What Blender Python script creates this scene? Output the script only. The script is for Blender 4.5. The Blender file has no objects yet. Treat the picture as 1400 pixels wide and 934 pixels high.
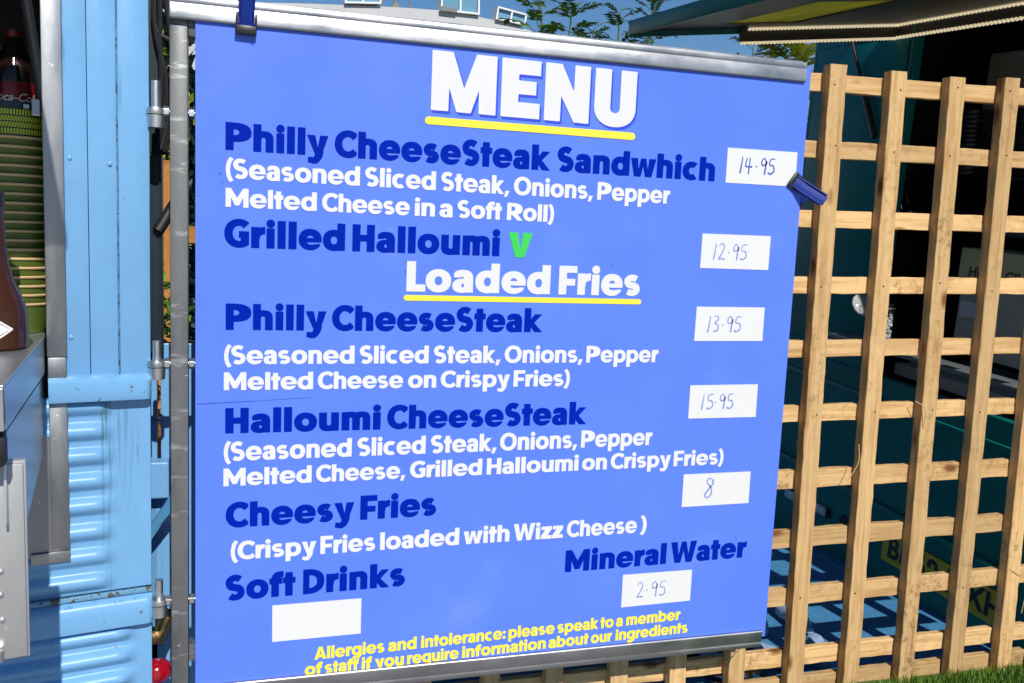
import bpy, bmesh, math, random
from mathutils import Vector, Matrix
random.seed(7)
S = bpy.context.scene
COL = S.collection
R = math.radians

# ------------------------------------------------------------------ camera
FPX = 1253.805                      # focal length in pixels of the 1400 px wide photograph
YAW, PIT, ROL = 0.298165741, -0.126140711, 0.0438090643
BZ = 0.29                           # height of the board's lower edge
EYE = Vector((0.0772078, -2.0786327, 1.0583375 + BZ))
fw = Vector((math.sin(YAW) * math.cos(PIT), math.cos(YAW) * math.cos(PIT), math.sin(PIT)))
r0 = Vector((math.cos(YAW), -math.sin(YAW), 0)); u0 = r0.cross(fw)
rt = r0 * math.cos(ROL) + u0 * math.sin(ROL)
upv = u0 * math.cos(ROL) - r0 * math.sin(ROL)
cam = bpy.data.cameras.new('camera'); camo = bpy.data.objects.new('camera', cam); COL.objects.link(camo)
camo.matrix_world = Matrix(((rt.x, upv.x, -fw.x, EYE.x), (rt.y, upv.y, -fw.y, EYE.y), (rt.z, upv.z, -fw.z, EYE.z), (0, 0, 0, 1)))
cam.sensor_width = 36; cam.lens = FPX / 1400 * 36; cam.clip_start = .05; cam.clip_end = 600
S.camera = camo
S.render.resolution_x, S.render.resolution_y = 1024, 683

# ------------------------------------------------------------------ sky, sun, exposure
SUN_E, SUN_X = 40, 0.060            # elevation in degrees; sideways lean of the sun direction
W = bpy.data.worlds.new('World'); S.world = W; W.use_nodes = True
nt = W.node_tree
sky = nt.nodes.new('ShaderNodeTexSky'); sky.sky_type = 'NISHITA'; sky.sun_disc = False
sky.sun_elevation = R(SUN_E); sky.sun_rotation = R(180 - 2)
sky.air_density = 1.0; sky.dust_density = 0.05; sky.ozone_density = 6.0
bg = nt.nodes['Background']; bg.inputs['Strength'].default_value = 0.062
hs = nt.nodes.new('ShaderNodeHueSaturation'); hs.inputs['Saturation'].default_value = 1.12; hs.inputs['Value'].default_value = 1.30
nt.links.new(sky.outputs[0], hs.inputs['Color']); nt.links.new(hs.outputs[0], bg.inputs['Color'])
sl = bpy.data.lights.new('sun', 'SUN'); sl.energy = 4.7; sl.angle = R(.53); sl.color = (1, .955, .88)
so = bpy.data.objects.new('sun', sl); COL.objects.link(so)
sdir = Vector((SUN_X, -math.cos(R(SUN_E)), math.sin(R(SUN_E))))
so.rotation_euler = sdir.to_track_quat('Z', 'Y').to_euler()
so.location = (0, -6, 8)
S.view_settings.view_transform = 'Standard'; S.view_settings.look = 'None'
S.view_settings.gamma = 1; S.view_settings.exposure = 0.0
try: S.view_settings.use_curve_mapping = False
except Exception: pass
S.cycles.max_bounces = 8; S.cycles.transmission_bounces = 8

# ------------------------------------------------------------------ measuring helpers
def ray(px, py): return fw + rt * ((px - 700) / FPX) - upv * ((py - 467) / FPX)
def hit(px, py, P, n):
    d = ray(px, py); return EYE + d * ((Vector(P) - EYE).dot(n) / d.dot(n))
def ongy(px, py, y): return hit(px, py, (0, y, 0), Vector((0, 1, 0)))
def B(px, py, y=0):                 # board plane: across, up from the board's lower edge
    p = ongy(px, py, y); return p.x, p.z - BZ

# ------------------------------------------------------------------ materials
MATS = {}
def lin(c): return tuple(((v / 255) / 12.92 if v / 255 <= .04045 else ((v / 255 + .055) / 1.055) ** 2.4) for v in c)
def mat(name, col, rough=.5, metal=0, var=.0, scale=8, bump=0, bscale=60, spec=.5, emit=None, es=0, trans=0, stretch=(1, 1, 1), rvar=0, coat=0):
    if name in MATS: return MATS[name]
    m = bpy.data.materials.new(name); m.use_nodes = True; n = m.node_tree.nodes; l = m.node_tree.links
    b = n['Principled BSDF']; b.inputs['Base Color'].default_value = (*col, 1)
    b.inputs['Roughness'].default_value = rough; b.inputs['Metallic'].default_value = metal
    b.inputs['Specular IOR Level'].default_value = spec; b.inputs['Coat Weight'].default_value = coat
    b.inputs['Transmission Weight'].default_value = trans
    if emit: b.inputs['Emission Color'].default_value = (*emit, 1); b.inputs['Emission Strength'].default_value = es
    tc = n.new('ShaderNodeTexCoord'); mp = n.new('ShaderNodeMapping'); mp.inputs['Scale'].default_value = stretch
    l.new(tc.outputs['Object'], mp.inputs['Vector'])
    if var or rvar:
        t = n.new('ShaderNodeTexNoise'); t.inputs['Scale'].default_value = scale; t.inputs['Detail'].default_value = 6; t.inputs['Roughness'].default_value = .65
        l.new(mp.outputs[0], t.inputs['Vector'])
        if var:
            r = n.new('ShaderNodeMapRange'); r.inputs[1].default_value = .3; r.inputs[2].default_value = .7
            r.inputs[3].default_value = 1 - var; r.inputs[4].default_value = 1 + var * .6
            x = n.new('ShaderNodeMix'); x.data_type = 'RGBA'; x.blend_type = 'MULTIPLY'; x.inputs[0].default_value = 1
            l.new(t.outputs[0], r.inputs[0]); x.inputs[6].default_value = (*col, 1)
            l.new(r.outputs[0], x.inputs[7]); l.new(x.outputs[2], b.inputs['Base Color'])
        if rvar:
            r2 = n.new('ShaderNodeMapRange'); r2.inputs[1].default_value = .3; r2.inputs[2].default_value = .7
            r2.inputs[3].default_value = max(.02, rough - rvar); r2.inputs[4].default_value = min(1, rough + rvar)
            l.new(t.outputs[0], r2.inputs[0]); l.new(r2.outputs[0], b.inputs['Roughness'])
    if bump:
        t2 = n.new('ShaderNodeTexNoise'); t2.inputs['Scale'].default_value = bscale; t2.inputs['Detail'].default_value = 4
        l.new(mp.outputs[0], t2.inputs['Vector'])
        bp = n.new('ShaderNodeBump'); bp.inputs['Strength'].default_value = bump; bp.inputs['Distance'].default_value = .004
        l.new(t2.outputs[0], bp.inputs['Height']); l.new(bp.outputs[0], b.inputs['Normal'])
    MATS[name] = m; return m

def spots(m, col, scale, thr, soft=.04, stretch=(1, 1, 1), detail=5, amount=1.0, mask_scale=0):
    """stains / chips with a shape of their own, mixed over whatever the base colour is"""
    n = m.node_tree.nodes; l = m.node_tree.links; b = n['Principled BSDF']; inp = b.inputs['Base Color']
    tc = n.new('ShaderNodeTexCoord'); mp = n.new('ShaderNodeMapping'); mp.inputs['Scale'].default_value = stretch
    l.new(tc.outputs['Object'], mp.inputs['Vector'])
    t = n.new('ShaderNodeTexNoise'); t.inputs['Scale'].default_value = scale; t.inputs['Detail'].default_value = detail; t.inputs['Roughness'].default_value = .6
    l.new(mp.outputs[0], t.inputs['Vector'])
    r = n.new('ShaderNodeMapRange'); r.inputs[1].default_value = thr; r.inputs[2].default_value = thr + soft; r.inputs[4].default_value = amount
    l.new(t.outputs[0], r.inputs[0]); fac = r.outputs[0]
    if mask_scale:
        t3 = n.new('ShaderNodeTexNoise'); t3.inputs['Scale'].default_value = mask_scale; l.new(tc.outputs['Object'], t3.inputs['Vector'])
        r3 = n.new('ShaderNodeMapRange'); r3.inputs[1].default_value = .5; r3.inputs[2].default_value = .6; l.new(t3.outputs[0], r3.inputs[0])
        mu = n.new('ShaderNodeMath'); mu.operation = 'MULTIPLY'; l.new(fac, mu.inputs[0]); l.new(r3.outputs[0], mu.inputs[1]); fac = mu.outputs[0]
    x = n.new('ShaderNodeMix'); x.data_type = 'RGBA'; l.new(fac, x.inputs[0])
    if inp.links: l.new(inp.links[0].from_socket, x.inputs[6])
    else: x.inputs[6].default_value = inp.default_value[:]
    x.inputs[7].default_value = (*col, 1); l.new(x.outputs[2], inp)
    return m

def wood(name, light, dark):
    m = bpy.data.materials.new(name); m.use_nodes = True; n = m.node_tree.nodes; l = m.node_tree.links
    b = n['Principled BSDF']; b.inputs['Roughness'].default_value = .75; b.inputs['Specular IOR Level'].default_value = .25
    tc = n.new('ShaderNodeTexCoord'); oi = n.new('ShaderNodeObjectInfo')
    ad = n.new('ShaderNodeVectorMath'); ad.operation = 'ADD'
    sc_ = n.new('ShaderNodeVectorMath'); sc_.operation = 'SCALE'; sc_.inputs[0].default_value = (7, 13, 5); l.new(oi.outputs['Random'], sc_.inputs['Scale'])
    l.new(tc.outputs['Object'], ad.inputs[0]); l.new(sc_.outputs[0], ad.inputs[1])
    mp = n.new('ShaderNodeMapping'); mp.inputs['Scale'].default_value = (2.2, 42, 42); l.new(ad.outputs[0], mp.inputs['Vector'])
    g = n.new('ShaderNodeTexNoise'); g.inputs['Scale'].default_value = 1.6; g.inputs['Detail'].default_value = 7; g.inputs['Roughness'].default_value = .62; g.inputs['Distortion'].default_value = .5
    l.new(mp.outputs[0], g.inputs['Vector'])
    cr = n.new('ShaderNodeValToRGB'); cr.color_ramp.elements[0].position = .30; cr.color_ramp.elements[0].color = (*dark, 1)
    cr.color_ramp.elements[1].position = .56; cr.color_ramp.elements[1].color = (*light, 1); l.new(g.outputs[0], cr.inputs[0])
    # per-board tone
    tone = n.new('ShaderNodeMapRange'); tone.inputs[3].default_value = .74; tone.inputs[4].default_value = 1.12; l.new(oi.outputs['Random'], tone.inputs[0])
    mx = n.new('ShaderNodeMix'); mx.data_type = 'RGBA'; mx.blend_type = 'MULTIPLY'; mx.inputs[0].default_value = 1
    l.new(cr.outputs[0], mx.inputs[6]); l.new(tone.outputs[0], mx.inputs[7])
    # knots
    mk = n.new('ShaderNodeMapping'); mk.inputs['Scale'].default_value = (5.5, 12, 12); l.new(ad.outputs[0], mk.inputs['Vector'])
    v = n.new('ShaderNodeTexVoronoi'); v.inputs['Scale'].default_value = 1.0; l.new(mk.outputs[0], v.inputs['Vector'])
    rk = n.new('ShaderNodeMapRange'); rk.inputs[1].default_value = .20; rk.inputs[2].default_value = .08; l.new(v.outputs['Distance'], rk.inputs[0])
    m2 = n.new('ShaderNodeMix'); m2.data_type = 'RGBA'; l.new(rk.outputs[0], m2.inputs[0]); l.new(mx.outputs[2], m2.inputs[6]); m2.inputs[7].default_value = (.20, .075, .02, 1)
    # grey-brown dirt bands left by the saw
    md = n.new('ShaderNodeMapping'); md.inputs['Scale'].default_value = (26, 30, 30); l.new(ad.outputs[0], md.inputs['Vector'])
    d = n.new('ShaderNodeTexNoise'); d.inputs['Scale'].default_value = 1.6; d.inputs['Detail'].default_value = 7; d.inputs['Roughness'].default_value = .75; l.new(md.outputs[0], d.inputs['Vector'])
    d2 = n.new('ShaderNodeTexNoise'); d2.inputs['Scale'].default_value = 3.0; l.new(ad.outputs[0], d2.inputs['Vector'])
    rd2 = n.new('ShaderNodeMapRange'); rd2.inputs[1].default_value = .42; rd2.inputs[2].default_value = .62; l.new(d2.outputs[0], rd2.inputs[0])
    rd = n.new('ShaderNodeMapRange'); rd.inputs[1].default_value = .50; rd.inputs[2].default_value = .66; rd.inputs[4].default_value = .62; l.new(d.outputs[0], rd.inputs[0])
    mm0 = n.new('ShaderNodeMath'); mm0.operation = 'MULTIPLY'; l.new(rd.outputs[0], mm0.inputs[0]); l.new(rd2.outputs[0], mm0.inputs[1])
    wr = n.new('ShaderNodeMath'); wr.operation = 'MULTIPLY'; wr.inputs[1].default_value = 7.31; l.new(oi.outputs['Random'], wr.inputs[0])
    wf = n.new('ShaderNodeMath'); wf.operation = 'FRACT'; l.new(wr.outputs[0], wf.inputs[0])
    wm = n.new('ShaderNodeMapRange'); wm.inputs[3].default_value = .35; wm.inputs[4].default_value = 1.6; l.new(wf.outputs[0], wm.inputs[0])
    mm = n.new('ShaderNodeMath'); mm.operation = 'MULTIPLY'; mm.use_clamp = True; l.new(mm0.outputs[0], mm.inputs[0]); l.new(wm.outputs[0], mm.inputs[1])
    m3 = n.new('ShaderNodeMix'); m3.data_type = 'RGBA'; l.new(mm.outputs[0], m3.inputs[0]); l.new(m2.outputs[2], m3.inputs[6]); m3.inputs[7].default_value = (.15, .075, .03, 1)
    l.new(m3.outputs[2], b.inputs['Base Color'])
    bp = n.new('ShaderNodeBump'); bp.inputs['Strength'].default_value = .35; bp.inputs['Distance'].default_value = .003
    l.new(g.outputs[0], bp.inputs['Height']); l.new(bp.outputs[0], b.inputs['Normal'])
    return m

def streak(m, col, x0, half, z_top, z_bot, amount=.7):
    """a run of dirt below a leaking joint, at one place on the panel"""
    n = m.node_tree.nodes; l = m.node_tree.links; b = n['Principled BSDF']; inp = b.inputs['Base Color']
    tc = n.new('ShaderNodeTexCoord'); sx = n.new('ShaderNodeSeparateXYZ'); l.new(tc.outputs['Object'], sx.inputs[0])
    mp = n.new('ShaderNodeMapping'); mp.inputs['Scale'].default_value = (150, 1, 7); l.new(tc.outputs['Object'], mp.inputs['Vector'])
    t = n.new('ShaderNodeTexNoise'); t.inputs['Scale'].default_value = 1; t.inputs['Detail'].default_value = 5; l.new(mp.outputs[0], t.inputs['Vector'])
    r = n.new('ShaderNodeMapRange'); r.inputs[1].default_value = .47; r.inputs[2].default_value = .66; l.new(t.outputs[0], r.inputs[0])
    d = n.new('ShaderNodeMath'); d.operation = 'SUBTRACT'; d.inputs[1].default_value = x0; l.new(sx.outputs['X'], d.inputs[0])
    a = n.new('ShaderNodeMath'); a.operation = 'ABSOLUTE'; l.new(d.outputs[0], a.inputs[0])
    rx = n.new('ShaderNodeMapRange'); rx.inputs[1].default_value = half; rx.inputs[2].default_value = half * .4; l.new(a.outputs[0], rx.inputs[0])
    rz = n.new('ShaderNodeMapRange'); rz.inputs[1].default_value = z_bot; rz.inputs[2].default_value = z_top; rz.inputs[4].default_value = amount; l.new(sx.outputs['Z'], rz.inputs[0])
    f = rx.outputs[0]
    for o in (rz.outputs[0], r.outputs[0]):
        mu = n.new('ShaderNodeMath'); mu.operation = 'MULTIPLY'; l.new(f, mu.inputs[0]); l.new(o, mu.inputs[1]); f = mu.outputs[0]
    x = n.new('ShaderNodeMix'); x.data_type = 'RGBA'; l.new(f, x.inputs[0])
    if inp.links: l.new(inp.links[0].from_socket, x.inputs[6])
    else: x.inputs[6].default_value = inp.default_value[:]
    x.inputs[7].default_value = (*col, 1); l.new(x.outputs[2], inp); return m

# ------------------------------------------------------------------ mesh helpers
class MB:
    def __init__(s): s.bm = bmesh.new()
    def box(s, x0, y0, z0, x1, y1, z1, bev=0, M=None, seg=2):
        b = bmesh.new(); bmesh.ops.create_cube(b, size=1)
        bmesh.ops.scale(b, vec=(abs(x1 - x0), abs(y1 - y0), abs(z1 - z0)), verts=b.verts)
        bmesh.ops.translate(b, vec=((x0 + x1) / 2, (y0 + y1) / 2, (z0 + z1) / 2), verts=b.verts)
        if bev: bmesh.ops.bevel(b, geom=b.edges[:], offset=bev, segments=seg, affect='EDGES', profile=.5)
        return s._in(b, M)
    def _in(s, b, M=None):
        if M is not None: bmesh.ops.transform(b, matrix=M, verts=b.verts)
        t = bpy.data.meshes.new('t'); b.to_mesh(t); b.free(); s.bm.from_mesh(t); bpy.data.meshes.remove(t); return s
    def prism(s, pts, axis, a0, a1, M=None, bev=0):
        """polygon pts swept along an axis; pts are in the other two axes in x,y,z order"""
        b = bmesh.new()
        def mk(p, a):
            return {'x': (a, p[0], p[1]), 'y': (p[0], a, p[1]), 'z': (p[0], p[1], a)}[axis]
        v0 = [b.verts.new(mk(p, a0)) for p in pts]; v1 = [b.verts.new(mk(p, a1)) for p in pts]
        b.faces.new(v0[::-1]); b.faces.new(v1); k = len(pts)
        for i in range(k): b.faces.new((v0[i], v0[(i + 1) % k], v1[(i + 1) % k], v1[i]))
        bmesh.ops.recalc_face_normals(b, faces=b.faces[:])
        if bev: bmesh.ops.bevel(b, geom=b.edges[:], offset=bev, segments=2, affect='EDGES', profile=.5)
        return s._in(b, M)
    def tube(s, pts, r, seg=12, cap=True):
        """round tube along points; r a number or one per point"""
        b = bmesh.new(); pts = [Vector(p) for p in pts]; rings = []
        rs = r if isinstance(r, (list, tuple)) else [r] * len(pts)
        for i, p in enumerate(pts):
            t = (pts[min(i + 1, len(pts) - 1)] - pts[max(i - 1, 0)]).normalized()
            a = t.orthogonal().normalized() if i == 0 else (rings_a - t * rings_a.dot(t)).normalized()
            rings_a = a; c = t.cross(a)
            rings.append([b.verts.new(p + (a * math.cos(2 * math.pi * k / seg) + c * math.sin(2 * math.pi * k / seg)) * rs[i]) for k in range(seg)])
        for q, w in zip(rings, rings[1:]):
            for k in range(seg): b.faces.new((q[k], q[(k + 1) % seg], w[(k + 1) % seg], w[k]))
        if cap: b.faces.new(rings[0][::-1]); b.faces.new(rings[-1])
        bmesh.ops.recalc_face_normals(b, faces=b.faces[:])
        return s._in(b)
    def lathe(s, prof, seg=32, M=None):
        """profile of (radius, height) turned round z"""
        b = bmesh.new(); rings = []
        for r, z in prof:
            rings.append([b.verts.new((max(r, 1e-4) * math.cos(2 * math.pi * k / seg), max(r, 1e-4) * math.sin(2 * math.pi * k / seg), z)) for k in range(seg)])
        for q, w in zip(rings, rings[1:]):
            for k in range(seg): b.faces.new((q[k], q[(k + 1) % seg], w[(k + 1) % seg], w[k]))
        b.faces.new(rings[0][::-1]); b.faces.new(rings[-1])
        bmesh.ops.recalc_face_normals(b, faces=b.faces[:])
        return s._in(b, M)
    def quad(s, *p):
        f = s.bm.faces.new([s.bm.verts.new(q) for q in p]); return s
    def build(s, name, m, parent=None, smooth=False, loc=None, rot=None):
        me = bpy.data.meshes.new(name); s.bm.to_mesh(me); s.bm.free()
        me.materials.append(m); o = bpy.data.objects.new(name, me); COL.objects.link(o)
        if smooth:
            for p in me.polygons: p.use_smooth = True
            try: me.set_sharp_from_angle(angle=R(38))
            except Exception: pass
        if parent is not None: o.parent = parent
        if loc is not None: o.location = loc
        if rot is not None: o.rotation_euler = rot
        return o

def tag(o, label, cat, group=None, kind=None):
    if label: o['label'] = label
    if cat: o['category'] = cat
    if group: o['group'] = group
    if kind: o['kind'] = kind
    return o
def thing(name, label, cat, loc=(0, 0, 0), rz=0, group=None, M=None):
    o = bpy.data.objects.new(name, None); COL.objects.link(o); o.empty_display_size = .05
    if M is not None: o.matrix_world = M
    else: o.location = loc; o.rotation_euler = (0, 0, rz)
    return tag(o, label, cat, group)
def setting(o): o['kind'] = 'structure'; return o
def dup(root, loc=None, label=None):
    c = root.copy(); COL.objects.link(c)
    for ch in root.children:
        d = ch.copy(); COL.objects.link(d); d.parent = c
        for g in ch.children: e = g.copy(); COL.objects.link(e); e.parent = d
    if loc is not None: c.location = loc
    if label: c['label'] = label
    return c

HEAVY_GLYPHS = """C 332 331,360 332,320 272,267 269,268 259,283 245,295 232,303 219,308 203,310 184,308 168,303 155,295 137,277 125,256 117,229 114,200 117,171 125,144 137,123 155,105 168,97 184,92 203,90 219,92 232,97 245,105 259,117 269,132 272,133 332,80 331,40 304,21 272,6 240,-2 205,-6 171,-4 136,4 104,17 75,36 46,64 24,96 9,133 1,173 1,219 8,261 22,299 44,333 72,362 104,383 139,397 179,405 221,405 261,397 299,382
D 328 3,0 0,3 0,397 3,400 112,400 152,395 181,388 208,380 232,369 255,355 282,331 302,304 316,275 325,240 328,192 324,152 313,117 296,86 275,62 251,43 221,26 187,13 155,6 112,0/97,96 120,97 141,101 160,108 176,117 189,129 201,144 209,163 213,181 214,208 211,229 205,248 195,264 181,279 163,291 143,299 120,303 99,304 96,301
F 264 3,0 0,3 0,397 3,400 261,400 264,397 264,307 261,304 117,304 114,304 114,301 115,223 240,221 240,128 237,126 115,126 114,3 112,0
G 336 334,43 301,20 264,4 224,-4 181,-5 144,1 107,15 75,36 46,64 23,99 8,136 1,179 1,224 8,264 23,301 45,336 72,362 101,382 133,396 168,404 205,406 240,402 275,393 307,377 334,357 336,352 334,347 264,276 253,288 240,299 227,305 213,309 184,308 170,304 156,296 139,280 125,256 117,229 114,200 116,176 121,155 130,133 141,117 156,104 173,95 192,91 211,91 222,93 222,139 219,141 197,141 196,144 197,232 333,232 336,229 336,48
H 320 3,400 112,400 114,397 114,251 115,248 117,248 205,248 206,397 208,400 317,400 320,397 320,3 317,0 208,0 206,3 206,149 205,152 203,152 115,152 114,3 112,0 3,0 0,3 0,397
L 240 3,400 112,400 114,397 114,96 237,96 240,91 240,3 237,0 3,0 0,3 0,397
M 452 451,400 452,395 452,5 451,0 339,0 338,195 336,203 272,41 184,40 179,43 115,206 114,3 109,0 3,0 0,3 0,397 3,400 115,400 227,201 339,400
P 365 3,0 0,3 0,397 3,400 136,400 213,394 251,386 283,375 309,361 332,344 346,328 357,309 362,291 365,269 364,243 359,221 351,203 336,184 320,170 300,157 277,147 251,138 192,127 115,123 114,3 112,0/115,220 133,220 155,223 171,229 183,237 190,248 192,261 190,275 184,285 173,294 157,300 139,304 115,304
S 289 155,406 179,403 200,396 229,382 244,373 245,371 187,285 157,306 141,310 128,305 118,296 113,285 115,272 123,263 211,240 229,230 243,220 256,204 276,168 282,144 284,115 280,91 269,64 252,40 235,24 216,12 192,1 165,-4 133,-6 112,-3 91,3 63,16 45,27 44,29 101,115 133,93 149,91 160,95 172,104 176,115 174,128 168,137 80,160 61,169 48,179 34,195 14,232 7,256 5,285 9,309 20,336 35,357 53,375 77,390 99,399 123,404
W 524 1,397 3,400 125,400 160,154 163,150 216,397 219,400 307,400 363,145 398,397 403,400 523,400 435,5 432,0 317,0 315,3 261,237 208,0 91,0
a 271 269,0 181,0 136,-6 93,-4 69,2 51,9 32,20 19,33 10,45 4,59 0,91 5,123 19,147 40,165 67,178 93,184 133,186 153,189 149,197 141,205 125,210 112,208 99,200 19,199 18,256 37,278 59,292 85,301 115,305 155,305 184,302 208,294 228,283 245,267 255,253 262,237 270,200 271,5/136,67 144,70 149,75 153,93 149,112 144,118 136,121 128,119 123,114 118,104 117,93 119,83 123,74 128,69
c 288 264,277 264,275 197,198 181,207 165,210 147,207 133,199 125,190 119,179 115,165 114,149 119,123 125,110 133,101 147,93 165,90 181,93 197,102 264,23 240,9 213,0 184,-5 149,-5 120,-1 93,7 69,19 48,35 29,56 14,80 4,109 0,139 1,173 8,203 19,229 37,255 59,274 83,289 109,299 141,305 176,305 208,301 237,292
d 319 317,400 319,395 319,3 317,0 208,0 179,-5 144,-5 101,3 82,11 64,21 43,39 24,61 11,88 3,117 0,152 3,184 11,213 25,240 40,259 56,273 77,287 99,296 123,302 147,305 176,305 204,301 205,397 208,400/163,210 144,207 128,195 118,176 114,155 116,131 125,109 139,96 157,90 176,93 191,104 201,123 205,144 203,171 195,191 181,204
e 327 32,248 53,269 77,286 104,297 136,304 173,305 208,301 240,291 267,276 284,261 299,244 310,227 319,205 324,184 327,160 326,131 323,111 128,110 119,107 131,85 171,74 299,90 306,67 301,59 280,35 256,18 227,4 195,-4 157,-6 123,-2 91,8 61,24 40,43 21,67 8,96 1,125 0,160 5,192 15,221/116,171 211,171 204,187 193,200 179,208 163,210 147,207 133,199 123,187
f 206 32,0 30,3 30,205 3,206 0,208 0,296 3,298 30,299 37,328 49,352 67,372 91,389 115,398 141,404 173,406 208,404 210,400 210,304 208,303 192,309 179,310 165,306 156,299 192,298 194,296 194,208 192,206 144,205 144,3 141,0
h 288 3,400 112,400 114,397 115,304 171,305 211,299 243,284 256,274 267,261 281,235 287,200 288,3 285,0 176,0 174,3 173,187 170,197 163,207 155,212 144,214 133,212 125,207 118,197 115,187 114,3 109,0 3,0 0,3 0,397
i 114 112,288 114,283 114,3 112,0 3,0 0,3 0,285 3,288/-3,357 2,381 16,400 35,412 59,416 83,411 101,397 113,379 117,355 112,331 99,312 80,300 56,296 32,301 13,314 1,333
k 313 3,400 112,400 114,397 115,218 179,300 304,299 171,157 171,155 311,3 309,0 181,1 115,89 114,3 112,0 3,0 0,3 0,397
l 114 112,400 114,395 114,3 112,0 3,0 0,3 0,397 3,400
m 421 0,299 85,300 115,305 155,305 187,301 216,291 235,298 253,303 307,305 347,300 363,294 379,285 394,272 405,256 414,237 419,216 421,187 421,3 416,0 309,0 307,3 307,192 301,206 296,211 288,213 280,211 275,207 270,200 268,192 267,0 155,0 154,192 152,200 147,207 141,211 133,213 125,211 120,206 114,192 114,3 112,0 3,0 0,3
n 288 0,299 91,300 136,305 181,304 205,300 227,293 245,283 259,271 269,258 278,243 284,224 287,205 288,3 285,0 176,0 174,3 173,187 170,197 163,207 155,212 144,214 133,212 125,207 118,197 115,187 114,3 109,0 3,0 0,3
o 327 16,224 32,248 53,270 80,287 109,299 144,305 181,305 216,299 246,288 271,272 291,253 308,229 320,203 326,171 327,136 322,107 312,77 296,52 275,31 248,13 219,2 184,-5 144,-5 109,1 80,13 56,28 35,48 18,72 7,99 1,131 1,165 5,195/171,209 149,208 133,199 120,181 114,160 116,133 124,112 139,97 157,90 179,92 194,101 206,117 213,139 212,165 204,187 189,203
r 194 3,0 0,3 0,299 112,300 114,299 115,287 131,296 149,302 192,306 194,301 193,205 157,196 131,181 122,179 122,133 114,131 114,3 112,0
s 254 212,280 171,196 147,208 133,212 115,211 98,205 101,202 160,192 189,184 208,174 221,163 240,135 248,109 249,93 247,77 235,49 219,30 200,16 176,5 152,-1 123,-3 93,0 72,6 43,20 41,21 83,104 109,91 123,88 141,89 156,96 72,114 48,124 34,136 13,165 5,192 7,221 11,235 19,251 35,269 53,283 77,295 101,301 131,303 160,300 183,293
t 190 35,0 34,203 32,206 3,206 0,208 0,296 3,298 33,299 35,379 147,380 149,299 187,298 189,297 190,293 190,208 187,206 149,206 148,203 148,3 147,0 144,0
u 288 285,0 195,0 149,-6 104,-4 80,0 61,7 43,17 28,29 18,43 9,59 1,93 0,299 114,299 114,115 117,104 125,93 133,88 144,86 155,88 163,93 170,104 173,115 174,299 287,299 288,3
v 314 1,299 123,299 157,93 191,299 313,299 216,0 99,0 96,2
w 447 1,299 123,299 139,119 141,117 179,299 267,300 307,115 309,124 324,299 445,300 447,296 378,3 373,0 264,0 262,3 224,178 184,0 72,0 69,2
y 314 16,-102 24,-27 27,-22 99,-29 110,-11 121,19 1,299 123,300 160,125 163,131 191,299 312,300 313,296 240,72 240,69 248,67 249,64 236,0 225,-27 200,-67 182,-88 165,-103 147,-114 125,-120 109,-122 88,-120"""
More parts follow.
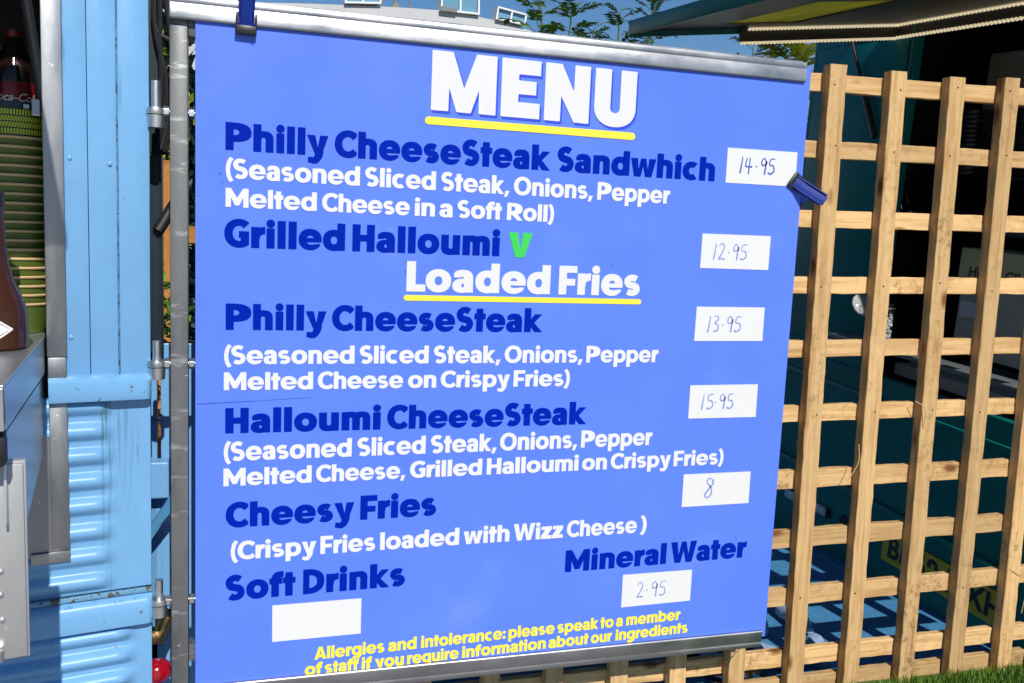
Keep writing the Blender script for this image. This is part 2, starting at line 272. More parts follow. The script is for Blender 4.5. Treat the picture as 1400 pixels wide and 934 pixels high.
BOLD_GLYPHS = """( 132 85,-76 45,-16 29,21 13,93 7,141 6,176 7,211 13,259 29,331 45,368 85,428 154,387 117,333 105,304 91,240 86,181 86,152 91,112 105,48 117,19 154,-35
) 132 59,-76 -10,-35 27,19 39,48 53,112 58,171 58,200 53,240 39,304 27,333 -10,387 59,428 99,368 115,331 131,259 137,211 138,176 137,141 131,93 115,21 99,-16
, 114 3,-56 0,-53 24,80 117,80 117,75 61,-56
: 104 93,91 104,72 106,51 99,29 85,14 67,4 45,2 27,8 11,21 0,40 -2,61 5,83 19,98 37,108 59,110 77,104/37,176 19,186 4,203 -2,221 0,243 10,261 27,276 45,282 67,280 85,270 100,253 106,235 104,213 94,195 77,180 59,174
A 376 3,0 2,5 136,400 240,400 375,3 373,0 267,0 245,64 133,64 129,61 109,0/189,275 187,275 155,152 154,149 157,148 222,149
C 332 331,360 332,320 283,277 280,276 267,293 251,307 235,315 219,320 200,322 181,320 163,314 147,305 126,285 112,261 103,232 100,200 103,168 112,139 126,115 147,95 163,86 181,80 200,78 219,80 235,85 251,93 267,107 280,124 283,123 332,80 331,40 304,21 272,6 240,-2 205,-6 171,-4 136,4 104,17 75,36 46,64 24,96 9,133 1,173 1,219 8,261 22,299 44,333 72,362 104,383 139,397 179,405 221,405 261,397 299,382
F 264 3,0 0,3 0,397 3,400 261,400 264,397 264,317 100,315 101,222 240,221 240,139 101,138 99,0
G 336 334,43 301,20 264,4 224,-4 181,-5 144,1 107,15 75,36 46,64 23,99 8,136 1,179 1,224 8,264 23,301 45,336 72,362 101,382 133,396 168,404 205,406 240,402 275,393 307,377 334,357 336,352 334,347 275,285 246,309 232,316 216,320 197,322 181,320 165,315 149,307 129,288 113,264 103,235 100,200 102,173 109,147 119,125 133,107 152,92 171,83 192,79 213,79 235,85 236,149 235,152 200,152 196,155 197,232 333,232 336,229 336,48
H 320 3,400 99,400 100,245 101,243 104,242 219,242 221,400 317,400 320,397 320,3 317,0 221,0 220,155 219,157 216,158 101,158 99,0 3,0 0,3 0,397
M 429 0,397 3,400 99,400 101,398 213,202 216,203 328,399 427,400 429,395 429,3 427,0 331,0 329,3 328,206 256,43 251,40 176,40 173,43 101,205 100,3 99,0 96,0 3,0 0,3
O 400 299,382 331,360 357,332 378,299 392,261 399,219 399,173 390,131 374,93 352,61 325,36 293,15 259,2 219,-5 176,-4 136,4 101,18 69,40 43,68 22,101 8,139 1,181 1,227 10,269 26,307 48,339 75,364 107,385 141,398 181,405 224,404 264,396/197,78 219,80 237,86 255,96 269,109 281,125 291,147 298,171 300,195 299,219 295,243 287,264 275,284 261,299 243,311 224,319 203,322 181,320 163,314 145,304 131,291 119,275 109,253 102,229 100,205 101,181 105,157 113,136 125,116 139,101 157,89 176,81
P 358 3,0 0,3 0,397 3,400 131,400 208,393 245,385 277,374 304,360 325,344 339,328 350,309 356,291 358,269 357,243 352,221 344,203 331,186 314,171 293,157 269,147 243,138 181,127 101,124 99,0/101,208 128,209 149,214 168,223 179,235 186,251 186,272 180,288 167,301 152,309 136,314 115,316 100,315
R 366 3,400 144,399 216,392 251,384 283,372 309,357 331,338 347,315 357,285 357,245 350,216 336,192 314,171 285,154 248,139 368,3 365,0 251,0 115,124 100,123 99,0 3,0 0,3 0,397/101,208 128,209 149,214 168,223 179,235 186,251 186,272 180,288 167,301 152,309 136,314 115,316 100,315
S 287 155,406 176,403 197,397 227,383 245,371 197,297 195,296 160,318 144,321 133,320 119,315 106,304 99,291 100,275 112,258 197,237 221,228 240,216 254,200 275,163 281,139 283,112 279,88 267,61 252,40 235,24 211,9 189,1 165,-4 131,-6 107,-2 88,3 61,16 42,29 91,105 125,83 141,79 152,79 168,85 181,96 188,109 187,126 176,142 88,163 67,172 47,184 33,200 12,237 6,261 4,288 8,312 19,336 33,357 52,376 72,389 96,399 123,404
W 496 1,397 3,400 109,400 152,152 155,150 208,398 211,400 285,400 288,397 341,150 344,152 387,400 493,400 495,395 405,0 304,0 248,239 192,0 91,0
a 258 256,0 173,0 128,-6 88,-3 64,2 45,10 29,21 16,35 8,48 3,61 0,96 6,125 12,139 21,151 42,168 69,179 93,184 155,189 150,203 141,213 131,219 120,222 109,221 99,217 90,211 83,200 19,199 18,256 27,269 41,283 61,295 88,303 117,305 155,305 179,301 200,293 219,281 235,265 244,251 251,235 257,200 258,5/128,130 117,126 111,117 107,107 106,91 108,77 113,67 120,61 131,59 139,61 147,69 151,80 152,96 151,109 146,120 139,127
b 312 3,400 99,400 101,298 128,304 157,306 184,304 211,298 235,288 255,275 273,259 288,239 302,211 310,181 312,147 309,115 301,85 287,59 269,37 245,18 211,2 171,-5 133,-4 101,2 96,0 3,0 0,3 0,397/155,78 176,82 195,96 207,117 212,147 209,176 198,200 189,210 180,216 157,222 144,220 133,217 116,203 105,181 100,152 103,123 115,99 123,90 133,83
c 282 258,277 258,275 200,207 181,218 163,222 141,219 125,210 115,200 106,184 101,168 100,149 102,131 107,115 115,100 125,90 141,81 163,78 181,82 200,93 259,24 237,11 211,1 184,-4 152,-5 125,-3 99,4 75,15 53,29 32,51 17,75 6,101 1,131 1,165 6,197 17,227 33,251 53,271 77,287 104,298 133,304 171,305 203,301 232,292
d 312 309,400 312,397 312,3 309,0 216,0 211,2 179,-4 141,-5 101,2 67,18 43,37 25,59 11,85 3,115 0,147 2,181 10,211 24,239 39,259 57,275 77,288 101,298 128,304 155,306 184,304 211,298 213,400/155,78 176,82 195,96 207,117 212,147 209,176 198,200 189,210 180,216 157,222 144,220 133,217 116,203 105,181 100,152 103,123 115,99 123,90 133,83
e 320 40,259 64,279 91,293 120,302 152,305 187,304 219,297 248,284 272,267 297,237 307,219 313,200 320,157 319,133 316,115 112,114 108,112 128,85 168,74 291,90 293,88 299,67 284,45 261,25 235,9 205,-1 173,-5 136,-4 104,2 75,15 50,32 30,53 14,80 4,109 0,141 2,176 8,205 21,234/102,168 107,166 216,166 218,168 211,191 198,208 181,218 160,222 139,218 123,208 109,191
f 192 32,0 30,3 30,205 3,206 0,208 0,296 3,298 30,299 36,328 47,352 64,373 86,389 109,399 133,404 165,406 195,404 195,312 179,321 163,321 147,313 137,299 176,298 180,296 180,208 176,206 130,205 130,3 128,0
g 312 312,299 312,77 318,21 314,-11 301,-36 277,-61 248,-83 208,-105 173,-117 144,-122 120,-122 32,-104 30,-101 43,-21 117,-37 141,-38 171,-25 199,-3 144,-5 120,-2 99,3 77,12 59,24 43,38 27,56 15,77 7,99 2,123 0,149 2,176 6,200 14,221 26,243 44,264 67,282 93,295 120,302 160,306 187,303 211,298 216,300/155,78 176,82 195,96 207,117 212,147 209,176 198,200 189,210 180,216 157,222 144,220 133,217 116,203 105,181 100,152 103,123 115,99 123,90 133,83
h 274 3,400 99,400 101,303 157,305 200,299 216,293 232,284 245,272 256,259 268,232 274,200 274,3 272,0 176,0 174,3 173,192 169,205 160,218 149,225 136,227 123,224 112,216 105,205 101,192 99,0 3,0 0,3 0,397
i 100 99,288 100,3 99,0 96,0 3,0 0,3 0,285 3,288/103,360 100,339 91,322 75,309 53,303 35,305 16,315 3,332 -3,352 -1,371 9,389 25,403 45,409 67,406 85,395 98,379
k 283 3,400 99,400 101,217 165,300 275,299 157,158 157,155 281,3 280,0 168,0 101,91 99,0 3,0 0,3 0,397
l 100 99,400 100,3 99,0 96,0 3,0 0,3 0,397 3,400
m 410 0,299 80,300 112,305 149,305 181,300 211,288 229,298 248,303 269,305 301,305 339,300 369,285 383,272 395,256 403,238 408,213 410,181 410,3 408,0 312,0 310,3 310,197 307,208 301,217 293,223 283,226 272,223 264,218 258,208 255,197 255,3 251,0 157,0 155,3 154,200 151,211 145,219 136,224 128,226 119,224 110,219 104,211 100,200 99,0 3,0 0,3
n 274 272,0 176,0 174,3 173,192 169,205 160,218 149,225 136,227 123,224 112,216 105,205 101,192 99,0 3,0 0,3 0,299 88,300 128,305 176,304 197,300 216,293 234,283 248,270 258,256 266,240 273,205 274,5
o 320 293,243 308,216 317,187 320,152 317,117 309,88 296,62 279,40 256,21 229,7 197,-2 163,-6 125,-3 96,5 69,18 45,36 26,59 12,85 3,115 0,147 2,181 9,208 22,235 40,259 62,277 88,292 120,302 155,306 192,303 221,296 250,283 275,264/155,79 179,81 199,93 213,115 220,141 217,173 207,197 189,214 179,219 165,221 141,219 131,214 120,206 106,184 100,157 102,128 112,104 120,94 131,86 141,81
p 312 0,-107 0,299 96,300 101,298 133,304 171,305 211,298 245,282 268,264 286,243 300,216 309,187 312,152 309,117 302,88 288,61 274,43 256,26 235,12 211,2 184,-4 157,-6 128,-4 101,2 99,-108/155,78 176,82 195,96 207,117 212,147 209,176 198,200 189,210 180,216 157,222 144,220 133,217 116,203 105,181 100,152 103,123 115,99 123,90 133,83
q 312 312,-107 213,-108 211,2 184,-4 155,-6 128,-4 101,2 77,12 56,26 38,43 24,61 10,88 3,117 0,152 3,187 12,216 26,243 44,264 67,282 101,298 141,305 179,304 211,298 216,300 312,299/155,78 176,82 195,96 207,117 212,147 209,176 198,200 189,210 180,216 157,222 144,220 133,217 116,203 105,181 100,152 103,123 115,99 123,90 133,83
r 180 3,0 0,3 0,299 99,300 101,288 117,296 133,301 155,305 179,305 179,216 156,211 136,203 121,192 108,179 108,133 100,131 99,0
s 252 213,280 180,211 176,206 147,220 125,224 101,220 88,213 83,208 89,200 96,197 160,186 189,178 205,170 218,160 238,133 247,107 248,93 246,75 234,48 219,30 200,16 173,4 147,-2 120,-4 93,-1 72,6 40,20 38,21 75,94 104,80 125,76 152,81 165,88 169,93 163,100 157,103 93,114 61,123 45,130 35,139 15,165 8,181 4,195 6,224 17,251 32,269 51,283 77,296 101,301 131,304 160,300 184,293
t 176 35,0 34,203 32,206 3,206 0,208 0,296 3,298 33,299 35,379 133,379 135,299 173,298 176,293 176,208 173,206 136,206 134,203 134,3 133,0 131,0
u 274 0,299 100,299 101,107 105,93 113,83 125,75 136,73 149,75 160,82 169,93 173,107 174,299 274,299 274,5 272,0 187,0 141,-6 99,-4 77,0 59,7 42,16 27,29 17,43 9,59 1,93
v 295 1,299 108,299 147,95 149,100 187,299 295,299 200,0 96,0 94,3
w 423 1,299 108,299 133,112 172,299 251,299 291,110 315,299 421,300 422,296 352,0 253,0 251,3 213,172 211,176 171,0 72,0 69,2
y 295 13,-96 27,-29 32,-28 91,-40 101,-27 116,11 1,299 108,299 152,123 187,299 293,300 294,296 228,72 229,69 233,67 220,3 209,-24 180,-72 163,-93 147,-107 133,-114 112,-121 91,-121 72,-118
z 252 3,0 0,3 0,83 11,85 90,213 88,216 11,216 8,219 8,299 248,299 248,219 245,216 237,215 157,85 251,84 251,0"""
TITLE_GLYPHS = """E 260 3,0 0,5 0,397 5,400 259,399 259,299 120,298 115,296 114,288 114,261 117,256 227,256 232,253 232,168 230,163 117,162 114,157 114,112 115,109 120,108 259,107 259,1
M 432 429,400 432,397 432,392 432,5 429,0 317,1 315,159 266,5 261,0 173,0 168,2 117,159 115,1 5,0 0,3 0,395 3,400 133,400 139,397 216,164 293,397 299,400
N 302 3,0 0,5 0,397 5,400 109,399 192,221 194,235 195,398 203,400 296,400 301,398 301,2 296,0 200,1 109,178 108,3 101,0
U 280 277,400 280,395 280,123 275,88 263,59 248,37 229,20 208,8 181,-2 152,-6 117,-5 88,1 64,12 43,27 24,48 11,72 2,101 0,131 0,397 3,400 8,400 101,400 108,397 108,123 113,109 120,100 131,94 141,92 152,95 161,101 168,111 172,123 172,397 179,400"""
# ------------------------------------------------------------------ shared materials
M_board = mat('board_blue', (.100, .205, .90), .42, spec=.3, var=.075, scale=3.2, bump=.05, bscale=3.0, rvar=.08)
spots(M_board, (.30, .42, .95), 2.6, .60, .14, detail=10, amount=.16)
spots(M_board, (.05, .13, .60), 26, .735, .02, detail=3, amount=.55, mask_scale=2.2)
M_white = mat('white_vinyl', (.70, .70, .70), .45, var=.02, scale=30)
M_title = mat('worn_white_vinyl', (.68, .68, .695), .5, var=.02, scale=40)
spots(M_title, (.38, .38, .44), 30, .655, .02, detail=6, amount=.75, stretch=(1, 1, .75), mask_scale=7)
M_navy = mat('navy_vinyl', (.0, .017, .36), .55, var=.10, scale=6, spec=.03)
M_shade = mat('mid_blue_vinyl', (.035, .075, .66), .45, spec=.2)
M_yellow = mat('yellow_vinyl', (.90, .76, .05), .45)
M_green = mat('green_vinyl', (.035, .56, .075), .45)
M_ink = mat('felt_pen_ink', (.09, .13, .50), .6, var=.6, scale=260)
M_ink2 = mat('faded_felt_pen_ink', (.24, .32, .70), .6, var=.55, scale=240)
M_alu = mat('worn_aluminium', (.42, .42, .43), .36, .9, var=.30, scale=7, rvar=.12, bump=.05, bscale=90, stretch=(.5, 1, 1))
M_post = mat('scratched_mill_steel', (.155, .16, .165), .5, .35, spec=.3, var=.30, scale=11, rvar=.14, bump=.06, bscale=70, stretch=(1, 1, .35))
spots(M_post, (.75, .75, .75), 30, .665, .02, stretch=(.6, 1, 3.5), detail=6, amount=.8, mask_scale=9)
spots(M_post, (.50, .50, .50), 14, .60, .06, stretch=(.5, 1, 2.5), detail=8, amount=.45)
M_galv = mat('galvanised_steel', (.66, .67, .68), .40, 1, var=.16, scale=60, bump=.08, bscale=200)
M_stain = mat('brushed_stainless', (.55, .55, .56), .36, .85, var=.10, scale=9, rvar=.05)
M_trim = mat('dull_aluminium_trim', (.34, .35, .37), .45, 1, var=.28, scale=9, rvar=.12, stretch=(1, 1, .3), bump=.06, bscale=60)
spots(M_trim, (.8, .8, .8), 55, .70, .02, detail=4, amount=.7, mask_scale=12)
M_van = mat('pale_blue_van_paint', (.160, .375, .65), .28, spec=.4, var=.07, scale=5, rvar=.07, coat=.25, bump=.035, bscale=9)
spots(M_van, (.05, .19, .34), 26, .63, .04, stretch=(1, 1, .10), detail=5, amount=.5, mask_scale=4.5)
spots(M_van, (.12, .055, .022), 70, .70, .02, detail=6, amount=.9, mask_scale=6)
spots(M_van, (.45, .60, .80), 90, .72, .015, detail=4, amount=.8, mask_scale=8)
M_belt = M_van.copy(); M_belt.name = 'chipped_van_paint'
spots(M_belt, (.10, .05, .022), 55, .64, .03, detail=7, amount=.9, mask_scale=5)
spots(M_belt, (.05, .17, .27), 30, .62, .05, detail=6, amount=.5)
M_rust = mat('rusty_flaking_paint', (.13, .32, .50), .6, var=.3, scale=70)
spots(M_rust, (.075, .045, .022), 70, .545, .03, detail=7, amount=.9)
M_darkblue = mat('dark_blue_paint', (.012, .05, .085), .4, var=.2, scale=12)
M_rubber = mat('black_rubber', (.010, .011, .013), .55, var=.3, scale=30)
M_black = mat('black_plastic', (.013, .013, .015), .4)
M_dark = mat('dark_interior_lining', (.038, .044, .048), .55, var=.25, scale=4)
M_teal = mat('teal_van_paint', (.004, .175, .165), .34, spec=.2, var=.12, scale=5, rvar=.08)
M_flapalu = mat('sheet_aluminium', (.47, .47, .47), .45, .55, var=.12, scale=8, rvar=.08, stretch=(1, 1, .3))
spots(M_flapalu, (.7, .7, .7), 40, .68, .03, detail=5, amount=.6)
M_clamp = mat('blue_clamp_plastic', (.010, .030, .235), .5, spec=.15, var=.12, scale=60)
M_pine = wood('rough_sawn_pine', (.70, .46, .215), (.47, .26, .095))
M_teal2 = M_teal
M_led = mat('warm_led_strip', (.9, .85, .7), .4, emit=(1, .82, .52), es=.55)
M_glass = mat('clear_glass', (.95, .97, .97), .03, trans=1, spec=.5)

# ------------------------------------------------------------------ ground
M_deck = mat('blue_painted_ground', (.045, .21, .42), .8, var=.16, scale=22, bump=.5, bscale=130)
spots(M_deck, (.12, .33, .55), 90, .60, .03, detail=4, amount=.5)
g = MB()
N = 40
for i in range(N):
    for j in range(N):
        xs = [-260 + 520 * (i + a) / N for a in (0, 1)]; ys = [-60 + 360 * (j + a) / N for a in (0, 1)]
        g.quad((xs[0], ys[0], 0), (xs[1], ys[0], 0), (xs[1], ys[1], 0), (xs[0], ys[1], 0))
bmesh.ops.remove_doubles(g.bm, verts=g.bm.verts, dist=.001)
setting(g.build('ground', mat('worn_tarmac', (.07, .07, .068), .9, var=.2, scale=3, bump=.4, bscale=60)))
g = MB(); g.quad((-2.2, .02, .004), (3.4, .02, .004), (3.4, 2.8, .004), (-2.2, 2.8, .004)); setting(g.build('painted_ground', M_deck))
M_lawn = mat('lawn_soil', (.05, .10, .012), .9, var=.3, scale=20, bump=.6, bscale=80)
g = MB(); g.quad((1.36, -1.2, .006), (8, -1.2, .006), (8, .150, .006), (1.36, .150, .006))
setting(g.build('lawn', M_lawn))
M_pave = mat('pale_paving', (.30, .29, .27), .85, var=.12, scale=4, bump=.2, bscale=40)  # unseen paving, added pale for grey reflections in the rails
g = MB(); g.quad((-8, -30, .004), (8, -30, .004), (8, -1.2, .004), (-8, -1.2, .004)); g.quad((-8, -1.2, .004), (1.36, -1.2, .004), (1.36, -.12, .004), (-8, -.12, .004))
setting(g.build('reflection_pavement', M_pave))
M_blade = mat('grass_green', (.105, .215, .018), .5, var=.45, scale=9)
g = MB(); rg = random.Random(3)
for k in range(15000):
    x = 1.45 + rg.random() * 1.5; y = .088 - rg.random() ** 1.3 * .55; h = .022 + rg.random() * .028; a = rg.random() * 6.3; w = .0014 + rg.random() * .0012
    lx, ly = math.cos(a) * w, math.sin(a) * w; bx, by = (rg.random() - .5) * .03, (rg.random() - .5) * .03
    v = [g.bm.verts.new(q) for q in ((x - lx, y - ly, .006), (x + lx, y + ly, .006), (x + bx * .4 + lx * .7, y + by * .4 + ly * .7, .006 + h * .6), (x + bx, y + by, .006 + h), (x + bx * .4 - lx * .7, y + by * .4 - ly * .7, .006 + h * .6))]
    g.bm.faces.new((v[0], v[1], v[2], v[4])); g.bm.faces.new((v[4], v[2], v[3]))
tag(g.build('grass', M_blade), None, None, kind='stuff')

# ------------------------------------------------------------------ menu board
def glyph_table(txt):
    T = {}
    for line in txt.strip('\n').split('\n'):
        ch = line[0]; adv, rest = line[2:].split(' ', 1)
        T[ch] = (int(adv) / 400, [[tuple(int(q) / 400 for q in p.split(',')) for p in lp.split(' ')] for lp in rest.split('/')])
    return T
HEAVY, BOLD, TITLE = glyph_table(HEAVY_GLYPHS), glyph_table(BOLD_GLYPHS), glyph_table(TITLE_GLYPHS)
vv = HEAVY['v']
board = thing('menu_board', 'large bright blue menu board with white and navy lettering between two aluminium rails', 'menu board', (0, 0, BZ))

def from_curves(name, loops, m, parent, y, thick=.0003):
    cu = bpy.data.curves.new(name, 'CURVE'); cu.dimensions = '2D'; cu.fill_mode = 'BOTH'; cu.extrude = thick
    for lp in loops:
        sp = cu.splines.new('POLY'); sp.points.add(len(lp) - 1); sp.use_cyclic_u = True
        for p, q in zip(sp.points, lp): p.co = (q[0], q[1], 0, 1)
    tmp = bpy.data.objects.new(name, cu); COL.objects.link(tmp)
    me = bpy.data.meshes.new_from_object(tmp.evaluated_get(bpy.context.evaluated_depsgraph_get()))
    bpy.data.objects.remove(tmp); bpy.data.curves.remove(cu)
    me.transform(Matrix(((1, 0, 0, 0), (0, 0, -1, y), (0, 1, 0, 0), (0, 0, 0, 1))))
    me.materials.clear(); me.materials.append(m)
    o = bpy.data.objects.new(name, me); COL.objects.link(o); o.parent = parent; return o

SIDE = {}
for c_ in 'hilnmuHMNPDFLRIUEbpj1': SIDE[c_] = [.046, .046]
for c_ in 'oeOcCGsSadqg': SIDE[c_] = [.018, .018]
for c_ in 'vywWzkrtfA,:': SIDE[c_] = [.0, .0]
for c_, l_r in {'a': (.015, .046), 'd': (.015, .046), 'q': (.015, .046), 'g': (.015, .046), 'b': (.046, .015), 'p': (.046, .015), 'P': (.046, .01), 'D': (.046, .02), 'R': (.046, .0), 'k': (.046, -.012), 'r': (.046, -.012),
                'F': (.046, -.02), 'L': (.046, -.02), 'c': (.018, .0), 'C': (.018, .0), 't': (.005, .0), 'f': (.005, -.02), 'z': (.015, .015), '(': (.0, -.01), ')': (-.0, .0), ':': (.04, 0), ',': (.01, 0)}.items(): SIDE[c_] = list(l_r)
def line_loops(base, cap, words, font):
    kf = .105 if font is TITLE else 1.0
    """base: two baseline points; cap: letter height in metres; words: (text, left, right) across the photograph"""
    (xa, ya), (xb, yb) = base
    ua, va = B(xa, ya); ub, vb = B(xb, yb); loops = []
    for t, x0, x1 in words:
        ym = ya + (yb - ya) * ((x0 + x1) / 2 - xa) / (xb - xa) - 12
        u0 = B(x0, ym)[0]; u1 = B(x1, ym)[0]
        gp = [(SIDE[p_][1] + SIDE[q_][0] + .004) * (1.0 if font is HEAVY else .82) for p_, q_ in zip(t, t[1:])] + [0]
        nat = sum(font[c][0] for c in t) + sum(gp)
        sx = (u1 - u0) / nat; u = u0
        for ci, c in enumerate(t):
            adv, lps = font[c]
            for lp in lps:
                q = []
                for x, z in lp:
                    uu = u + x * sx
                    q.append((uu, va + (vb - va) * (uu - ua) / (ub - ua) + z * cap))
                loops.append(q)
            u += (adv + gp[ci]) * sx
    return loops
def capm(x, ytop, ybase): return B(x, ytop)[1] - B(x, ybase)[1]

pan = MB()
uL, uR = B(267, 500)[0], B(1078, 500)[0] + .001
pan.box(uL, 0, -.03, 1.478, .005, 1.485, .0008)
pan.build('panel', M_board, board)
LINES = [
 ('navy heading reading Philly CheeseSteak Sandwhich', M_navy, HEAVY, ((308.2, 204.6), (977.7, 248)), capm(309, 166.6, 204.6), [('Philly', 308.2, 448.8), ('CheeseSteak', 457.2, 752.5), ('Sandwhich', 761, 977.7)]),
 (None, M_white, BOLD, ((444.5, 251.5), (911.6, 278.7)), capm(490, 227.6, 254.1), [('(Seasoned', 308.2, 492.2), ('Sliced', 498.8, 596), ('Steak,', 602.7, 696.7), ('Onions,', 702.3, 810.7), ('Pepper', 816.4, 916)]),
 (None, M_white, BOLD, ((308.4, 282.9), (743.5, 303.4)), capm(312, 256.8, 283), [('Melted', 308.4, 433.2), ('Cheese', 440.2, 560.2), ('in', 567, 594.7), ('a', 600.6, 618.8), ('Soft', 625, 686), ('Roll)', 693, 757)]),
 ('navy heading reading Grilled Halloumi', M_navy, HEAVY, ((350, 338.9), (676, 350)), capm(386, 302.2, 340), [('Grilled', 306.5, 471.8), ('Halloumi', 481.6, 683)]),
 ('white heading reading Loaded Fries', M_title, HEAVY, ((567, 398.7), (815, 403.7)), capm(560, 357, 398.5), [('Loaded', 555.5, 752), ('Fries', 763.5, 875)]),
 ('navy heading reading Philly CheeseSteak', M_navy, HEAVY, ((320, 450.9), (735, 454)), capm(310, 415, 450.9), [('Philly', 308.5, 446.3), ('CheeseSteak', 453.8, 741.4)]),
 (None, M_white, BOLD, ((450, 497.4), (895, 495.3)), capm(482, 472.5, 497.3), [('(Seasoned', 306, 484.7), ('Sliced', 491.3, 586), ('Steak,', 592.6, 684.4), ('Onions,', 689.8, 796.6), ('Pepper', 801.5, 900)]),
 (None, M_white, BOLD, ((306, 533.6), (735, 528.3)), capm(308, 509.0, 533.6), [('Melted', 306, 428), ('Cheese', 434.4, 551.1), ('on', 557.8, 596.5), ('Crispy', 602.3, 697), ('Fries)', 702, 778.6)]),
 ('navy heading reading Halloumi CheeseSteak', M_navy, HEAVY, ((310, 592.4), (790, 580)), capm(310, 558, 592.4), [('Halloumi', 307.9, 520.3), ('CheeseSteak', 529.3, 801.4)]),
 (None, M_white, BOLD, ((475, 624.2), (886, 608.5)), capm(479, 599.0, 624.2), [('(Seasoned', 305.5, 480.8), ('Sliced', 488.3, 581.8), ('Steak,', 588.7, 679), ('Onions,', 683.5, 789), ('Pepper', 794.5, 891.4)]),
 (None, M_white, BOLD, ((305.5, 664.9), (964, 635.6)), capm(308, 640.6, 664.8), [('Melted', 305.5, 426), ('Cheese,', 432, 554.2), ('Grilled', 560.4, 659), ('Halloumi', 665.5, 790.7), ('on', 795.7, 829.8), ('Crispy', 834.8, 917), ('Fries)', 921, 988.6)]),
 ('navy heading reading Cheesy Fries', M_navy, HEAVY, ((344.3, 719.4), (541.4, 707.6)), capm(344, 685.5, 719.4), [('Cheesy', 308.4, 484.2), ('Fries', 492.6, 596.7)]),
 (None, M_white, BOLD, ((366.4, 762.3), (805, 732.6)), capm(441, 733.0, 757.4), [('(Crispy', 315, 432.2), ('Fries', 438, 513.2), ('loaded', 519.7, 627.6), ('with', 633.6, 696.4), ('Wizz', 702, 769.6), ('Cheese', 775, 870.4), (')', 875.5, 883.6)]),
 ('navy heading reading Soft Drinks', M_navy, HEAVY, ((376, 815.7), (512.6, 804)), capm(512, 771.2, 804), [('Soft', 307.8, 404), ('Drinks', 414.4, 553.9)]),
 ('navy heading reading Mineral Water', M_navy, HEAVY, ((775, 782), (1010.7, 762.1)), capm(774, 752.6, 782), [('Mineral', 773, 910.4), ('Water', 917, 1020)]),
 ('yellow notice line starting Allergies and intolerance', M_yellow, BOLD, ((437, 901), (925, 847.6)), capm(617, 866.2, 882.4), [('Allergies', 430, 525.6), ('and', 530.8, 569.5), ('intolerance:', 576, 691), ('please', 695.4, 758), ('speak', 762, 818), ('to', 821, 839), ('a', 842.4, 851.4), ('member', 856.6, 930)]),
 ('yellow notice line starting of staff if you require', M_yellow, BOLD, ((425, 922.8), (936, 865)), capm(617, 885.2, 901), [('of', 416.8, 440.7), ('staff', 444, 490.4), ('if', 494.5, 508.4), ('you', 512.5, 552), ('require', 556.8, 627), ('information', 632, 746), ('about', 750, 804.4), ('our', 808, 836.6), ('ingredients', 842, 940)]),
]
for lab, m, font, base, cap, words in LINES:
    o = from_curves('lettering', line_loops(base, cap, words, font), m, board, -.0010)
    o['label'] = lab or ('white description line reading ' + ' '.join(w[0] for w in words)[:46].strip(' ,('))
# the big title with its blue drop shadow
tb = ((587.3, 150.3), (802.5, 169.6)); tc_ = capm(589, 67.8, 150.3)
tw = [('M', 588.9, 677.6), ('E', 684, 737.5), ('N', 743.3, 804.8), ('U', 811, 867.8)]
ttl = line_loops(tb, tc_, tw, TITLE)
from_curves('title_lettering', ttl, M_title, board, -.0016)
from_curves('title_drop_shadow', [[(p[0] + .0046, p[1] - .0052) for p in lp] for lp in ttl], M_shade, board, -.0008)
# green v mark
u0_, v0_ = B(694, 352); u1_ = B(726.7, 352)[0]; hV = capm(710, 318, 352); wv = vv[0]
lp = [[(u0_ + x / wv * (u1_ - u0_), B(710, 352)[1] + z / .75 * hV) for x, z in l_] for l_ in vv[1]]
from_curves('green_letter', lp, M_green, board, -.0010)
def bar(x0, y0, x1, y1, th):
    a, b = B(x0, y0), B(x1, y1); r = th / 2; d = Vector((b[0] - a[0], b[1] - a[1])).normalized(); nn = Vector((-d.y, d.x)); pts = []
    for c, s0 in ((a, 90), (b, -90)):
        for k in range(13):
            t = R(s0 + 180 * k / 12); pts.append(tuple(Vector(c) + (d * math.cos(t) + nn * math.sin(t)) * r))
    return [pts]
from_curves('underline', bar(586, 164.7, 863.5, 186.6, capm(590, 159.3, 170)), M_yellow, board, -.0013)
from_curves('underline', bar(555.5, 407.1, 873, 412.6, capm(560, 403.4, 411)), M_yellow, board, -.0010)

# white boxes with the hand-written prices
DIG = {
 '1': [[(.16, 1), (.10, .5), (.02, 0)]],
 '2': [[(.0, .78), (.1, .97), (.28, .97), (.36, .74), (.2, .36), (0, .03), (.2, .05), (.42, .02)]],
 '3': [[(.05, .97), (.3, 1), (.34, .78), (.12, .56), (.36, .42), (.34, .12), (.08, .02)]],
 '4': [[(.10, .94), (.02, .44), (.46, .40)], [(.32, .98), (.26, .0)]],
 '5': [[(.48, .98), (.14, .92), (.10, .58), (.36, .54), (.44, .22), (.20, .02), (.02, .08)]],
 '8': [[(.42, .90), (.2, 1.0), (.1, .78), (.34, .50), (.36, .16), (.14, .0), (.0, .16), (.24, .48), (.44, .72), (.42, .90)]],
 '9': [[(.36, .78), (.2, .98), (.02, .80), (.08, .54), (.36, .62), (.36, .78), (.28, .0)]],
 '.': [[(.0, .40), (.035, .44)]]}
ADV = {'1': .40, '2': .68, '3': .66, '4': .80, '5': .60, '8': .5, '9': .54, '.': .40}
def smooth_path(p, n=8):
    p = [Vector(q) for q in p]
    if len(p) < 3: return p
    P = [2 * p[0] - p[1]] + p + [2 * p[-1] - p[-2]]; out = []
    for i in range(1, len(P) - 2):
        for k in range(n):
            t = k / n; a, b, c, d = P[i - 1:i + 3]
            out.append(.5 * ((2 * b) + (c - a) * t + (2 * a - 5 * b + 4 * c - d) * t * t + (3 * b - a - 3 * c + d) * t ** 3))
    return out + [p[-1]]
